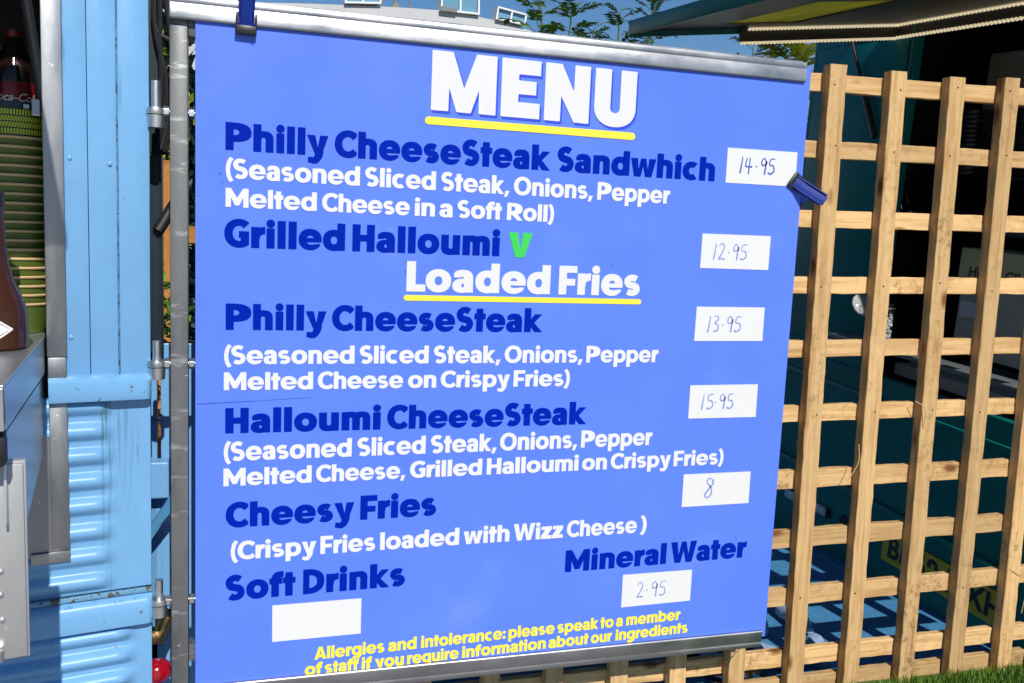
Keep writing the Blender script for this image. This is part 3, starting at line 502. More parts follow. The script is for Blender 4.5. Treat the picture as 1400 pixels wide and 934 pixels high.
def price(corners, text, u_start, hf, wpen, ink, vc=.5):
    q = [B(*c) for c in corners]      # TL TR BR BL
    pb = MB(); pb.prism([q[3], q[2], q[1], q[0]], 'y', -.0003, -.0012)
    o = pb.build('price_panel', M_white, board)
    o['label'] = 'white price panel reading ' + text if text else 'blank white price panel'
    if not text: return
    TL, TR, BR, BL = [Vector(c) for c in q]
    W_, H_ = (TR - TL).length, (TL - BL).length; h = H_ * hf
    ex = (TR - TL).normalized(); ez = (TL - BL).normalized(); org = BL + ez * (H_ * vc - h / 2) + ex * (W_ * u_start)
    mb = MB(); x = 0; kq = 0
    for c in text:
        for path in DIG[c]:
            pp = smooth_path([org + ex * ((x + a) * h * .95) + ez * (b * h) for a, b in path])
            for i, p in enumerate(pp):
                t = (pp[min(i + 1, len(pp) - 1)] - pp[max(i - 1, 0)]).normalized(); nn = Vector((-t.y, t.x)); w = wpen * 1.3 * (.8 + .5 * (i / len(pp)))
                cur = [mb.bm.verts.new((p.x + nn.x * s * w, -.00135 - kq * .00001, p.y + nn.y * s * w)) for s in (-.5, .5)]
                if i: mb.bm.faces.new((prev[0], prev[1], cur[1], cur[0]))
                prev = cur
            # blob where the pen rested
            e = pp[-1]; ring = [mb.bm.verts.new((e.x + math.cos(k) * wpen * .8, -.00145 - kq * .00001, e.y + math.sin(k) * wpen * .8)) for k in [i_ * .785 for i_ in range(8)]]
            mb.bm.faces.new(ring); kq += 1
        x += ADV[c]
    mb.build('handwriting', ink, o)
price([(994.9, 201.9), (1090, 208.5), (1087, 255.3), (991.5, 249.8)], '14.95', .19, .46, .0030, M_ink, .54)
price([(960.2, 319.3), (1053.6, 323), (1049.9, 369.3), (956.8, 366.4)], '12.95', .18, .46, .0026, M_ink2, .50)
price([(952.4, 419.3), (1045.3, 420.5), (1041.8, 466.2), (948.7, 466.2)], '13.95', .18, .46, .0027, M_ink2, .50)
price([(943.5, 526.9), (1036, 525.4), (1032.8, 570), (940.6, 572.3)], '15.95', .18, .46, .0027, M_ink2, .50)
price([(934.6, 648.7), (1026, 644.5), (1023, 687.6), (931.6, 693.3)], '8', .33, .60, .0032, M_ink2, .55)
price([(851.5, 786), (946, 778.8), (943, 821), (848.8, 830.4)], '2.95', .22, .46, .0024, M_ink2, .50)
price([(372.3, 827.8), (494, 817.9), (493, 865.9), (372, 877.6)], '', 0, 0, 0, None)

# scuffs on the face of the board
M_scuff = mat('dark_blue_scuff', (.04, .09, .42), .6, var=.5, scale=200)
for k, (x0, y0, x1, y1, th) in enumerate(((270, 552.5, 345, 548.5, .0016), (345, 548.5, 425, 543.5, .0008), (300.5, 236.5, 302, 238, .0035), (303, 249, 305, 250, .0020), (555, 357, 556, 360, .0022), (553.5, 370, 554.5, 374, .0022),
                                                 (836, 362, 837.5, 363, .0024), (344.5, 60.5, 346, 62, .0024), (970, 762, 972, 763, .0022), (1006, 735, 1007, 737, .0018))):
    from_curves('scuff_mark', bar(x0, y0, x1, y1, th), M_scuff, board, -.0005, .0002)

# aluminium hanging rails (one profile, swept across)
def rail(name, z0, u_a, u_b, flip, k=1.0):
    pr = [(-.004, 0), (-.0155, .0006), (-.0182, .0020), (-.0190, .0050), (-.0122, .0305), (-.0112, .0322), (-.0088, .0328), (-.0088, .0352),
          (-.0118, .0358), (-.0126, .0374), (-.0102, .0462), (-.0090, .0480), (-.0060, .0486), (.012, .0486), (.012, .0545), (.015, .0545), (.015, 0)]
    pr = [(y * .5 if y < 0 else y, z * k) for y, z in pr]
    if flip: pr = [(y, .05 * k - z) for y, z in pr]
    mb = MB(); mb.prism([(y, z0 + z) for y, z in pr], 'x', u_a, u_b)
    o = mb.build(name, M_alu, board, smooth=True)
    return o
M_alu2 = mat('dull_aluminium', (.42, .42, .43), .40, 1, var=.25, scale=8, rvar=.08, stretch=(.5, 1, 1))
zt = B(267, 28, -.008)[1]
rail('top_rail', zt, B(233, 10, -.012)[0], B(1105, 95, -.012)[0], False)
zb = B(700, 896.3, -.0085)[1] - .050
rail('bottom_rail', zb, B(268, 925, -.012)[0], B(1043.5, 862, -.012)[0], True).data.materials[0] = M_alu2
for xx, z0 in ((233, zt),):
    c = MB(); x = B(xx, 10, -.012)[0]; c.box(x - .0025, -.0095, z0 + .001, x - .0001, .014, z0 + .049, .002)
    c.build('rail_end_cap', M_alu, board)

# ------------------------------------------------------------------ the gate that carries the board
gx0, gx1 = B(233, 480, .006)[0], B(257.2, 480, .006)[0]
gate = thing('metal_gate', 'scratched grey steel gate frame hinged beside the blue van, carrying the menu board', 'gate', (gx0, .03, 0))
def G(mb): bmesh.ops.translate(mb.bm, vec=(-gx0, -.03, 0), verts=mb.bm.verts); return mb
G(MB().box(gx0, .006, .04, gx1, .046, BZ + zt + .03, .0025)).build('post', M_post, gate, smooth=True)
G(MB().box(1.36, .008, .30, 1.40, .044, BZ + zt + .028, .0025)).build('post', M_post, gate, smooth=True)
G(MB().box(gx1 + .0005, .010, BZ + zt - .03, 1.3595, .044, BZ + zt + .01, .0025)).build('top_tube', M_post, gate, smooth=True)
G(MB().box(gx1 + .0005, .010, .335, 1.3595, .044, .375, .0025)).build('bottom_tube', M_post, gate, smooth=True)
hp = []
for (px, py) in ((213, 152), (214.5, 497), (217.5, 822)):
    p = ongy(px, py, .026); hp.append(p)
    e = MB()
    for a in range(1):
        Mx = Matrix.Translation((p.x, p.y, p.z))
        e.lathe([(.0105, -.007), (.0185, -.0065), (.0200, 0), (.0185, .0065), (.0105, .007)], 28, Mx)
    e.tube([(p.x + .017, p.y, p.z), (gx1 + .016, p.y, p.z)], .0058, 14)
    G(e).build('hinge_eye', M_galv, gate, smooth=True)
    for x0 in (gx0 - .0130, gx1 + .0010):
        nn = MB()
        ang = [R(30 + 60 * k) for k in range(6)]
        nn.prism([(p.y + .0125 * math.cos(a), p.z + .0125 * math.sin(a)) for a in ang], 'x', x0, x0 + .0115, bev=.0012)
        G(nn).build('nut', M_galv, gate)

# ------------------------------------------------------------------ wooden trellis
th = (ray(5430, 415)).normalized(); tv = (-ray(496, 9500)); tv = (tv - th * tv.dot(th)).normalized(); tn = tv.cross(th)
TP = ongy(1108, 500, .13)
trel = thing('trellis_panel', 'rough pine trellis of crossed slats standing behind the blue menu board', 'trellis',
             M=Matrix(((th.x, tn.x, tv.x, TP.x), (th.y, tn.y, tv.y, TP.y), (th.z, tn.z, tv.z, TP.z), (0, 0, 0, 1))))
rg = random.Random(11)
def slat(L, w, d):
    """sawn board along local x with slightly ragged edges"""
    b = bmesh.new(); n = max(8, int(L / .035)); prof = [(-w / 2, -d / 2), (w / 2, -d / 2), (w / 2, d / 2), (-w / 2, d / 2)]
    rings = []
    for i in range(n + 1):
        x = -L / 2 + L * i / n
        rings.append([b.verts.new((x, q + (rg.random() - .5) * .0016, p + (rg.random() - .5) * .0022)) for p, q in prof])
    for q, r_ in zip(rings, rings[1:]):
        for k in range(4): b.faces.new((q[k], q[(k + 1) % 4], r_[(k + 1) % 4], r_[k]))
    b.faces.new(rings[0][::-1]); b.faces.new(rings[-1]); bmesh.ops.recalc_face_normals(b, faces=b.faces[:])
    bmesh.ops.bevel(b, geom=[e for e in b.edges if len(e.link_faces) == 2 and abs((e.verts[0].co - e.verts[1].co).normalized().x) > .8], offset=.0014, segments=1, affect='EDGES')
    m = MB(); m.bm.free(); m.bm = b; return m
for x in (-1.29, -1.10, -.9165, -.735, -.548, -.365, -.182, .012, .203, .396, .579, .760):
    top = .82 + (rg.random() - .5) * .014; L = top + 1.0
    slat(L, .0505 + (rg.random() - .5) * .003, .034).build('upright_slat', M_pine, trel, loc=(x, 0, top - L / 2), rot=((rg.random() - .5) * .01, R(-90) + (rg.random() - .5) * .006, 0))
for z in (.780, .601, .411, .226, .045, -.143, -.337, -.517, -.695, -.887, -.977):
    L = 2.17 + (rg.random() - .5) * .02; w = .047 if z > -.2 else .053
    slat(L, w + (rg.random() - .5) * .003, .022).build('cross_slat', M_pine, trel, loc=(-.215, .0285, z), rot=((rg.random() - .5) * .03, (rg.random() - .5) * .005, 0))
M_nail = mat('rusty_nail', (.06, .045, .035), .5, .6)
for x in (.012, .203, .396, .579):
    for z in (.780, .601, .226, -.143, -.695):
        nl = MB(); nl.lathe([(.0023, 0), (.0023, .002)], 8, Matrix.Translation((x + rg.uniform(-.012, .012), -.0165, z + rg.uniform(-.012, .012))) @ Matrix.Rotation(R(90), 4, 'X')); nl.build('nail', M_nail, trel)
M_straw = mat('pale_splinter', (.62, .46, .24), .7)
for (a, b_, c) in (((.745, -.018, -.655), (.80, -.03, -.69), (.80, -.024, -.80)), ((.165, -.018, -.23), (.16, -.03, -.28), (.135, -.02, -.34)),
                   ((-.22, -.018, -.86), (-.19, -.03, -.825), (-.145, -.019, -.795)), ((.35, -.012, -.11), (.372, -.03, -.13), (.38, -.02, -.19))):
    sp = MB(); sp.tube(smooth_path([a, b_, c], 5), .0012, 5); sp.build('splinter', M_straw, trel)

# ------------------------------------------------------------------ spring clamps
def clamp(label, M, k=1.0):
    """local z runs from jaw tip to handle end, -y faces the viewer"""
    t = thing('spring_clamp', label, 'clamp', M=M @ Matrix.Diagonal((1, 1, k, 1)), group='blue spring clamps holding the board')
    for s, y0 in ((-1, 0.0), (1, .0065)):
        a = MB(); pr = [(0, .004), (-.008, .002), (-.013, .030), (-.019, .058), (-.045, .138), (-.047, .146), (-.040, .150), (-.033, .142), (-.010, .062), (-.003, .030)]
        a.prism([(y0 - p * s * -1 if s < 0 else y0 - p, z) for p, z in pr] if s > 0 else [(p, z) for p, z in pr], 'x', -.0125, .0125, bev=.0025)
        for sx in (-1, 1):
            wl = [(-.0005, .006), (-.0095, .004), (-.016, .034), (-.026, .064), (-.049, .136), (-.036, .140), (-.010, .066), (-.001, .034)]
            a.prism([(p, z) if s < 0 else (y0 - p, z) for p, z in wl], 'x', sx * .0130, sx * .0160)
        a.build('handle', M_clamp, t, smooth=True)
        p_ = MB(); ys = (-.0100, -.0012) if s < 0 else (y0 + .0012, y0 + .0100)
        p_.box(-.0215, ys[0], -.012, .0215, ys[1], .007, .003)
        p_.box(-.0215, ys[0] + .002, .006, -.0170, ys[1], .032, .0012); p_.box(.0170, ys[0] + .002, .006, .0215, ys[1], .032, .0012)
        p_.build('jaw_pad', M_black, t, smooth=True)
    s_ = MB(); s_.tube([(-.0165, -.004, .060), (.0165, -.004, .060)], .0042, 12); s_.tube([(-.0165, .0105, .060), (.0165, .0105, .060)], .0042, 12)
    s_.build('pivot_pin', M_galv, t)
    return t
p = ongy(336.5, 40, -.0095)
clamp('blue spring clamp gripping the pale left end of the top rail', Matrix.Translation((p.x, -.0088, p.z)) @ Matrix.Rotation(R(2), 4, 'Y'))
p = ongy(1084, 246, -.002)
clamp('blue spring clamp biting the right edge of the board beside the 14.95 price', Matrix.Translation((p.x, 0, p.z)) @ Matrix.Rotation(R(126), 4, 'Y'), .60)

# ------------------------------------------------------------------ pale blue food van on the left
VA = math.atan2(*[(lambda d: (d.y, d.x))(ray(3000, 428))[k] for k in (0, 1)])
VO = Vector((-.094, .03, 0))
VM = Matrix.Translation(VO) @ Matrix.Rotation(VA, 4, 'Z'); VI = VM.inverted()
vd = Vector((math.cos(VA), math.sin(VA), 0)); vn = Vector((-vd.y, vd.x, 0))     # along the side, inwards
def V(px, py, off=0):
    p = VI @ hit(px, py, VO + vn * off, vn); return p.x, p.z
van = thing('food_van', 'pale blue vintage food van side with ribbed lower panels, steel counter and open hatch', 'food van', M=VM)
xt = V(90, 380)[0]
zb1 = V(150, 522)[1]
x12, x16 = V(121, 300)[0], V(161, 300)[0]
pa = MB()
pa.box(xt - .004, -.0020, zb1 - .02, x12 - .0006, .02, 1.98, .0012); pa.box(x12 + .0006, -.0005, zb1 - .02, x16 - .0012, .02, 1.98, .0012)
pa.box(x16 + .0012, -.0040, zb1 - .02, .0015, .02, 1.98, .004)
pa.build('upper_panel', M_van, van, smooth=True)
sm = MB()
pts = [(x16 + (rg.random() - .5) * .0016, -.0012 - rg.random() * .001, zb1 + .02 + (1.98 - zb1) * k / 60) for k in range(61)]
sm.tube(pts, [.0006 + rg.random() * .0012 for _ in pts], 5); sm.build('cracked_seam', M_rust, van)
for c in ((95, 216), (97, 461), (150, 224)):
    x, z = V(*c); sc = MB(); sc.lathe([(.0045, 0), (.0042, .002), (.002, .0032)], 16, Matrix.Translation((x, -.0022, z)) @ Matrix.Rotation(R(90), 4, 'X')); sc.build('screw', M_van, van, smooth=True)
q = MB(); zz_ = zb1 + .0075; q.tube([(x12 + (x16 - x12 + .012) * k / 24, -.0012 - rg.random() * .0012, zz_ + (rg.random() - .5) * .002 - .004 * k / 24) for k in range(25)], [.0005 + rg.random() * .0016 for _ in range(25)], 5); q.build('rusty_seam', M_rust, van)
# belt rails
def belt(za, zb_, xa, out, m=M_belt, rim=True):
    b = MB(); h = za - zb_
    pr = [(0, za), (-out * .55, za - h * .08), (-out * .92, za - h * .22), (-out, za - h * .45), (-out, zb_ + h * .12), (-out * .93, zb_), (0, zb_)]
    b.prism(pr, 'x', xa, -.012)
    # rounded nose
    k = bmesh.new(); n = 8; rings = []
    for i in range(n + 1):
        a = R(90 * i / n); rings.append([k.verts.new((-.012 + .0135 * math.sin(a), y * (.25 + .75 * math.cos(a)), z)) for y, z in pr])
    for q, w in zip(rings, rings[1:]):
        for j in range(len(pr) - 1): k.faces.new((q[j], q[j + 1], w[j + 1], w[j]))
    k.faces.new(rings[-1]); bmesh.ops.recalc_face_normals(k, faces=k.faces[:]); b._in(k)
    return b.build('belt_rail', m, van, smooth=True)
z1a, z1b = V(150, 511)[1], V(150, 545)[1]
belt(z1a, z1b, V(66, 525, -.026)[0], .028)
z2a, z2b = V(150, 815)[1], V(150, 855)[1]
belt(z2a, z2b, V(30, 850, -.02)[0] - .3, .022)
fl = MB(); fl.box(V(30, 850)[0] - .3, -.010, z2a, .001, .0, z2a + .012, .003); fl.build('flange', M_rust, van, smooth=True)
# ribbed panels
M_ribs = M_van.copy(); M_ribs.name = 'streaked_van_paint'
streak(M_ribs, (.035, .12, .13), V(146, 600)[0], .016, V(146, 548)[1] + .02, V(146, 850)[1], .95)
streak(M_ribs, (.035, .14, .17), V(172, 600)[0], .030, V(172, 548)[1] + .02, V(172, 760)[1], .6)
def ribbed(za, zb_, x0, x1, ridges, xf, amp, name='ribbed_panel'):
    b = bmesh.new(); nz = 150; xs_ = [x0 + (x1 - x0) * i / 44 for i in range(45)]; rows = []
    for j in range(nz + 1):
        z = za + (zb_ - za) * j / nz; row = []
        for x in xs_:
            f = max(0, min(1, (xf - x) / .030)); f = f * f * (3 - 2 * f)
            hh = sum(max(0, 1 - ((z - r_) / .0215) ** 2) ** 1.3 for r_ in ridges)
            row.append(b.verts.new((x, .004 - amp * f * min(1, hh), z)))
        rows.append(row)
    for q, w in zip(rows, rows[1:]):
        for k in range(len(q) - 1): b.faces.new((q[k], q[k + 1], w[k + 1], w[k]))
    bmesh.ops.recalc_face_normals(b, faces=b.faces[:])
    if b.faces[0].normal.y > 0: bmesh.ops.reverse_faces(b, faces=b.faces[:])
    m = MB(); m.bm.free(); m.bm = b
    m.box(x0, .008, min(za, zb_), x1 + .001, .022, max(za, zb_))
    return m.build(name, M_ribs, van, smooth=True)
xw = V(30, 850)[0] - .3
ribbed(z1b + .004, z2a + .012, xw, .0, [V(130, y)[1] for y in (556, 590, 624, 658, 692, 727, 761, 795)], V(157, 700)[0], .0135)
ribbed(z2b + .003, .12, xw, .0, [V(150, y)[1] for y in (868, 899, 930, 961)], V(186, 900)[0], .0165)
# aluminium trim down the hatch edge
t1 = MB()
xa, xb = V(54.5, 20, -.012)[0], V(83.5, 20, -.012)[0]
t1.box(xa, -.0125, zb1 + .004 + .054, xb, .004, 1.98, .002); t1.box(xa + .0012, -.0122, zb1 + .002, xb - .0012, .004, zb1 + .0570, .002)
zt2 = V(85, 757, -.012)[1]
t1.box(xa + .002, -.0120, zt2, xb - .0008, .004, z1b - .001, .002)
t1.build('hatch_trim', M_trim, van, smooth=True)
t2 = MB(); zc0 = V(85, 769, -.016)[1]; t2.box(V(42, 757, -.016)[0], -.0165, zc0, xb - .0006, -.0128, zt2 + .006, .0015)
t2.build('trim_end_plate', M_alu, van, smooth=True)
# dark room behind the hatch
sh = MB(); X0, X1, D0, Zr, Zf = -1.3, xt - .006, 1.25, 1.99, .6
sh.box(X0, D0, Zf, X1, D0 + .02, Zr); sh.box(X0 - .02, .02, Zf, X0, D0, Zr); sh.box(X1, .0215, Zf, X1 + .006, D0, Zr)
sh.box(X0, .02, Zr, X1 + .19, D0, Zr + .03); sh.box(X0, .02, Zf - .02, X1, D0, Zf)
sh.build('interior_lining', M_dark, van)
M_shelf = mat('grey_teal_shelf', (.05, .085, .095), .4, var=.2, scale=5)
s2 = MB(); s2.box(X0, .75, 1.62, X1, .95, 1.76, .004); s2.build('back_shelf', M_shelf, van)
s3 = MB(); s3.box(X0, .742, 1.735, X1, .7495, 1.742); s3.build('shelf_edge', M_galv, van)
# the opened hatch flap shades the room
aw = MB(); aw.box(-1.35, -.82, 1.945, xt - .10, .015, 1.975, .004); aw.build('hatch_flap', M_van, van)
# gas strut of the hatch and its bracket
P1, P2 = V(34, -6, -.03), V(58, 140, .01)
gs = MB(); gs.tube([(P1[0] - .02, -.05, P1[1] + .12), (P1[0], -.03, P1[1]), (P2[0], .01, P2[1])], .0105, 14); gs.build('gas_strut', M_rubber, van, smooth=True)
br = MB(); x, z = V(49, 147, .006); br.box(x - .008, -.004, z - .017, x + .008, .012, z + .016, .002); br.lathe([(.007, 0), (.007, .01)], 6, Matrix.Translation((x - .012, .004, z)) @ Matrix.Rotation(R(-90), 4, 'Y'))
br.build('strut_bracket', M_trim, van)
# stainless counter
zc = V(62, 459)[1]
near = VI @ hit(5, 527, (0, 0, zc), Vector((0, 0, 1)))
xr = near.x
lip = zc - (VI @ hit(8, 590, VM @ near, vn)).z
c62 = V(62, 459)[0]
ct = MB(); ct.prism([(-1.25, .30), (c62, .30), (c62, -.001), (xr, near.y), (-1.25, near.y)], 'z', zc - .004, zc, bev=.0012); ct.build('counter_top', M_stain, van)
svec = Vector((xr - c62, near.y, 0)).normalized(); snor = Vector((-svec.y, svec.x, 0)); snor = snor if snor.x > 0 else -snor
def SP(px, py, off=0):              # on the counter's slanted right-hand side
    wn = VM.to_3x3() @ snor; return VI @ hit(px, py, VM @ (Vector((c62, 0, zc)) + snor * off), wn)
def side_poly(pts, off, th):
    m = MB(); b = bmesh.new(); p0 = [SP(*p, off) for p in pts]; v0 = [b.verts.new(p) for p in p0]; v1 = [b.verts.new(p - snor * th) for p in p0]
    b.faces.new(v0); b.faces.new(v1[::-1])
    for i in range(len(v0)): b.faces.new((v0[i], v0[(i + 1) % len(v0)], v1[(i + 1) % len(v0)], v1[i]))
    bmesh.ops.recalc_face_normals(b, faces=b.faces[:]); return m._in(b)
ct = MB(); ct.box(-1.25, near.y, zc - lip, xr - .001, near.y + .006, zc - .0045, .001); ct.build('counter_lip', M_stain, van)
ct = MB(); zl = zc - lip * .62
ct = side_poly([(5.5, 530), (61, 463), (62, 509), (8.5, 588)], -.001, .003)
ct.build('counter_side', M_stain, van)
sdp = side_poly([(9, 590), (61, 513), (63, 603), (36, 716), (9, 716)], -.006, .004)
sdp.build('counter_bracket', M_stain, van)
# folded-down shelf leg
yp = near.y + .07
f = MB(); pr_ = V(34, 629, yp), V(43, 897, yp)
xq = (pr_[0][0] + pr_[1][0]) / 2
f.box(xq - .30, yp, pr_[1][1], xq, yp + .018, pr_[0][1], .002); f.box(xq - .062, yp - .006, pr_[1][1] + .004, xq - .004, yp - .0005, pr_[0][1] - .004, .002)
f.build('folded_shelf', M_flapalu, van, smooth=True)
for c in ((1, 780), (1, 812), (3, 846)):
    x, z = V(c[0], c[1], yp); f = MB(); f.lathe([(.005, 0), (.0042, .002), (.0015, .003)], 14, Matrix.Translation((x, yp - .0062, z)) @ Matrix.Rotation(R(90), 4, 'X')); f.build('rivet', M_galv, van, smooth=True)
f = MB(); z0_ = pr_[1][1]; f.box(xq - .30, yp - .012, z0_ + .002, xq - .04, yp - .0065, z0_ + .022, .002); f.tube([(xq - .045, yp - .014, z0_ + .006), (xq - .045, yp - .014, z0_ + .024)], .007, 12)
f.build('foot_rail', M_galv, van, smooth=True)
bp_ = MB(); q0, q1 = V(30, 766, -.008), V(80, 596, -.008); bp_.box(q0[0], -.0095, q0[1], xb - .004, -.0075, q1[1]); bp_.build('backing_plate', M_trim, van)
bb = MB(); x, z = V(4, 612, near.y + .02); bb.box(x - .06, near.y + .008, z - .03, x + .006, near.y + .055, z + .02, .01); bb.build('rubber_stop', M_rubber, van, smooth=True)

# rear framework of the van seen in the slot beside the gate
def pw(px, py, y): p = VI @ ongy(px, py, y); return p
fr = MB(); a = ongy(203, 200, .16); b_ = ongy(221.5, 200, .16)
M_blackblue = mat('black_blue_surface', (.006, .020, .030), .42, var=.25, scale=10)  # near-black blue, far darker than the pale van colour
q = MB(); q.box(a.x - .02, .15, 1.02, b_.x, .20, 2.0, .004); bmesh.ops.transform(q.bm, matrix=VI, verts=q.bm.verts); q.build('door_post', M_blackblue, van)
q = MB(); q.box(b_.x - .006, .144, 1.02, b_.x - .002, .1495, 2.0, .001); bmesh.ops.transform(q.bm, matrix=VI, verts=q.bm.verts); q.build('door_seal', M_rubber, van)
q = MB(); rr = random.Random(4)
for k in range(7):
    q.tube(smooth_path([(a.x + .01 + rr.random() * .05, .13, 1.95), (a.x + .01 + rr.random() * .06, .13, 1.75), (a.x + .02 + rr.random() * .05, .135, 1.6 + rr.random() * .1), (a.x + .01 + rr.random() * .03, .14, 1.47)], 6), .006, 8)
q.tube(smooth_path([(a.x + .02, .14, 1.30), (a.x + .08, .17, 1.40), (a.x + .16, .2, 1.47)], 6), .013, 10)
bmesh.ops.transform(q.bm, matrix=VI, verts=q.bm.verts); q.build('cable_bundle', M_rubber, van, smooth=True)
q = MB(); y = .235
for (x0, z0, x1, z1) in ((199, 934, 214, 470), (221.5, 934, 274, 470), (199, 934, 274, 640), (199, 577, 274, 572), (199, 493, 274, 470)):
    A, C_ = ongy(x0, z0, y), ongy(x1, z1, y); q.box(A.x, y + .001 * (x0 % 5), A.z - (.3 if z0 == 934 else 0), C_.x, y + .03, C_.z, .002)
bmesh.ops.transform(q.bm, matrix=VI, verts=q.bm.verts); q.build('rear_panel', M_van, van)
q = MB(); A, C_ = ongy(196, 683, .19), ongy(231, 632, .19); q.box(A.x, .19, A.z, C_.x, .234, C_.z, .004)
bmesh.ops.transform(q.bm, matrix=VI, verts=q.bm.verts); q.build('rear_box', M_van, van)
q = MB(); A, C_, E_, F_ = [ongy(*c, .15) for c in ((203, 722), (236, 672), (236, 698), (206, 734))]
q.prism([(A.x, A.z), (F_.x, F_.z), (E_.x, E_.z), (C_.x, C_.z)], 'y', .145, .16, bev=.002)
bmesh.ops.transform(q.bm, matrix=VI, verts=q.bm.verts); q.build('stay_bracket', mat('mid_blue_paint', (.06, .22, .42), .4, var=.1), van)
for p in hp:
    q = MB()
    q.tube([(p.x, p.y, p.z - .012), (p.x, p.y, p.z + (.050 if p is not hp[0] else .062))], .0088, 18)
    q.tube([(p.x, p.y, p.z - .034), (p.x, p.y, p.z - .0085)], [.0165, .0178], 22)
    q.box(p.x - .030, p.y + .004, p.z - .031, p.x - .008, p.y + .018, p.z - .014, .002)
    bmesh.ops.transform(q.bm, matrix=VI, verts=q.bm.verts); q.build('hinge_pin', M_galv, van, smooth=True)
M_brass = mat('tarnished_brass', (.46, .31, .13), .38, 1, var=.35, scale=60, bump=.1, bscale=120)
q = MB(); A = ongy(207, 868, .10); C_ = ongy(231, 848, .10)
q.tube(smooth_path([(A.x, .10, A.z - .004), (A.x + .018, .10, A.z + .004), (C_.x - .006, .10, C_.z + .004), (C_.x, .11, C_.z + .02)], 5), [.020] * 6 + [.017] * 5 + [.018] * 5, 18)
for k in range(5): q.tube([(A.x + .002 + k * .0035, .10, A.z - .003), (A.x + .0035 + k * .0035, .10, A.z - .002)], .0225, 22)
bmesh.ops.transform(q.bm, matrix=VI, verts=q.bm.verts); q.build('pipe_coupling', M_brass, van, smooth=True)
M_red = mat('red_lamp_lens', (.30, .004, .012), .12, coat=.6)
q = MB(); A = ongy(205, 920, .10)
q.lathe([(.034, 0), (.035, .010), (.030, .014), (.030, .024), (.026, .038), (.016, .050), (0, .053)], 32, Matrix.Translation((A.x - .004, .10, A.z)) @ Matrix.Rotation(R(82), 4, 'Y'))
bmesh.ops.transform(q.bm, matrix=VI, verts=q.bm.verts); q.build('tail_lamp', M_red, van, smooth=True)

# ------------------------------------------------------------------ things on the counter
M_cup = mat('green_paper_cup', (.085, .125, .016), .5, var=.10, scale=20)
M_rim = mat('kraft_card_rim', (.60, .41, .20), .6, var=.1, scale=40)
base = VI @ hit(26, 452, (0, 0, zc), Vector((0, 0, 1)))
bx, by = V(24, 452, .085)[0], .085
n_cups = 20; pitch = (V(30, 217, .03)[1] - V(30, 443, .03)[1]) / 18
def cup_parts(t):
    c = MB(); c.lathe([(.055, 0), (.0565, .003), (.0725, .060), (.071, .060), (.055, .004)], 48); c.build('cup_wall', M_cup, t, smooth=True)
    c = MB(); c.lathe([(.0725, .0585), (.0755, .0600), (.0762, .0622), (.0750, .0642), (.0722, .0640), (.0712, .0610)], 48); c.build('rolled_rim', M_rim, t, smooth=True)
proto = None
for k in range(n_cups - 1):
    loc = VM @ Vector((bx + (rg.random() - .5) * .003, by + (rg.random() - .5) * .003, zc + .001 + k * pitch - .0))
    names = 'topmost' if k == n_cups - 2 else 'lowest' if k == 0 else None
    if proto is None:
        proto = thing('paper_bowl', 'lowest green paper bowl of the tall stack on the steel counter', 'paper bowl', loc, 0, 'green paper bowls stacked on the counter'); cup_parts(proto)
    else:
        c = dup(proto, loc, 'topmost plain green paper bowl, right under the tyre-tread tub' if names == 'topmost' else 'green paper bowl with tan rim nested inside the tall stack on the counter')
ztop = zc + .001 + (n_cups - 2) * pitch + .0655
tub = thing('tread_tub', 'dark tub with yellow tyre-tread band on top of the bowl stack', 'tub', VM @ Vector((bx, by, ztop)))
c = MB(); c.lathe([(.073, 0), (.074, .002), (.071, .066), (.0, .067)], 48); c.build('tub_wall', M_blackblue, tub, smooth=True)
M_lime = mat('lime_yellow_print', (.42, .47, .02), .5)
c = MB()
def arcbox(a0, a1, z0, z1, sk=0):
    r_ = .0755
    v = [c.bm.verts.new((r_ * math.sin(a), -r_ * math.cos(a), z)) for a, z in ((a0, z0), (a1, z0), (a1 + sk, z1), (a0 + sk, z1))]
    c.bm.faces.new(v)
da = .072
for k in range(-24, 25):
    a = k * da
    arcbox(a, a + da * .68, .002, .0125); arcbox(a, a + da * .68, .0395, .050)
    arcbox(a, a + da * .70, .0150, .0250, .07); arcbox(a + .07, a + .07 + da * .70, .0270, .0370, -.07)
c.build('tread_band', M_lime, tub)
c = MB(); r_ = .0758
for k in range(5):
    a = -.72 + k * .075; c.quad(*[(r_ * math.sin(q_), -r_ * math.cos(q_), z) for q_, z in ((a, .0515), (a + .075, .0515), (a + .075, .060), (a, .060))])
c.build('small_label', mat('pale_blue_label', (.45, .52, .70), .5), tub)

M_brown = mat('brown_sauce', (.050, .016, .007), .14, spec=.35)
sx_, sy_ = V(-7, 470, -.17)[0], -.17
sb = thing('sauce_bottle', 'dark brown sauce bottle with white label standing at the steel counter edge', 'sauce bottle', VM @ Vector((sx_, sy_, zc + .0008)))
sb.rotation_euler = (0, 0, VA)
c = MB(); c.lathe([(.050, 0), (.055, .004), (.0565, .018), (.055, .070), (.048, .094), (.034, .125), (.026, .158), (.022, .20), (.020, .27), (.0, .271)], 40); c.build('bottle_body', M_brown, sb, smooth=True)
c = MB(); c.lathe([(.022, .262), (.022, .285), (.012, .292), (.006, .31), (0, .311)], 24); c.build('cap', mat('dark_cap', (.02, .012, .01), .4), sb, smooth=True)
c = MB()
for (r_, m_, gg) in ((.0568, 'w', 1.0),):
    for i in range(16):
        a0, a1 = [-.95 + 1.5 * (i + e) / 16 for e in (0, 1)]
        hh = lambda a: .030 * max(.05, 1 - abs(a + .2) / .78)
        rr_ = lambda z: .0572 if z < .05 else .0568
        c.quad(*[(.0573 * math.sin(a), -.0573 * math.cos(a), .040 + s * hh(a)) for a, s in ((a0, -1), (a1, -1), (a1, 1), (a0, 1))])
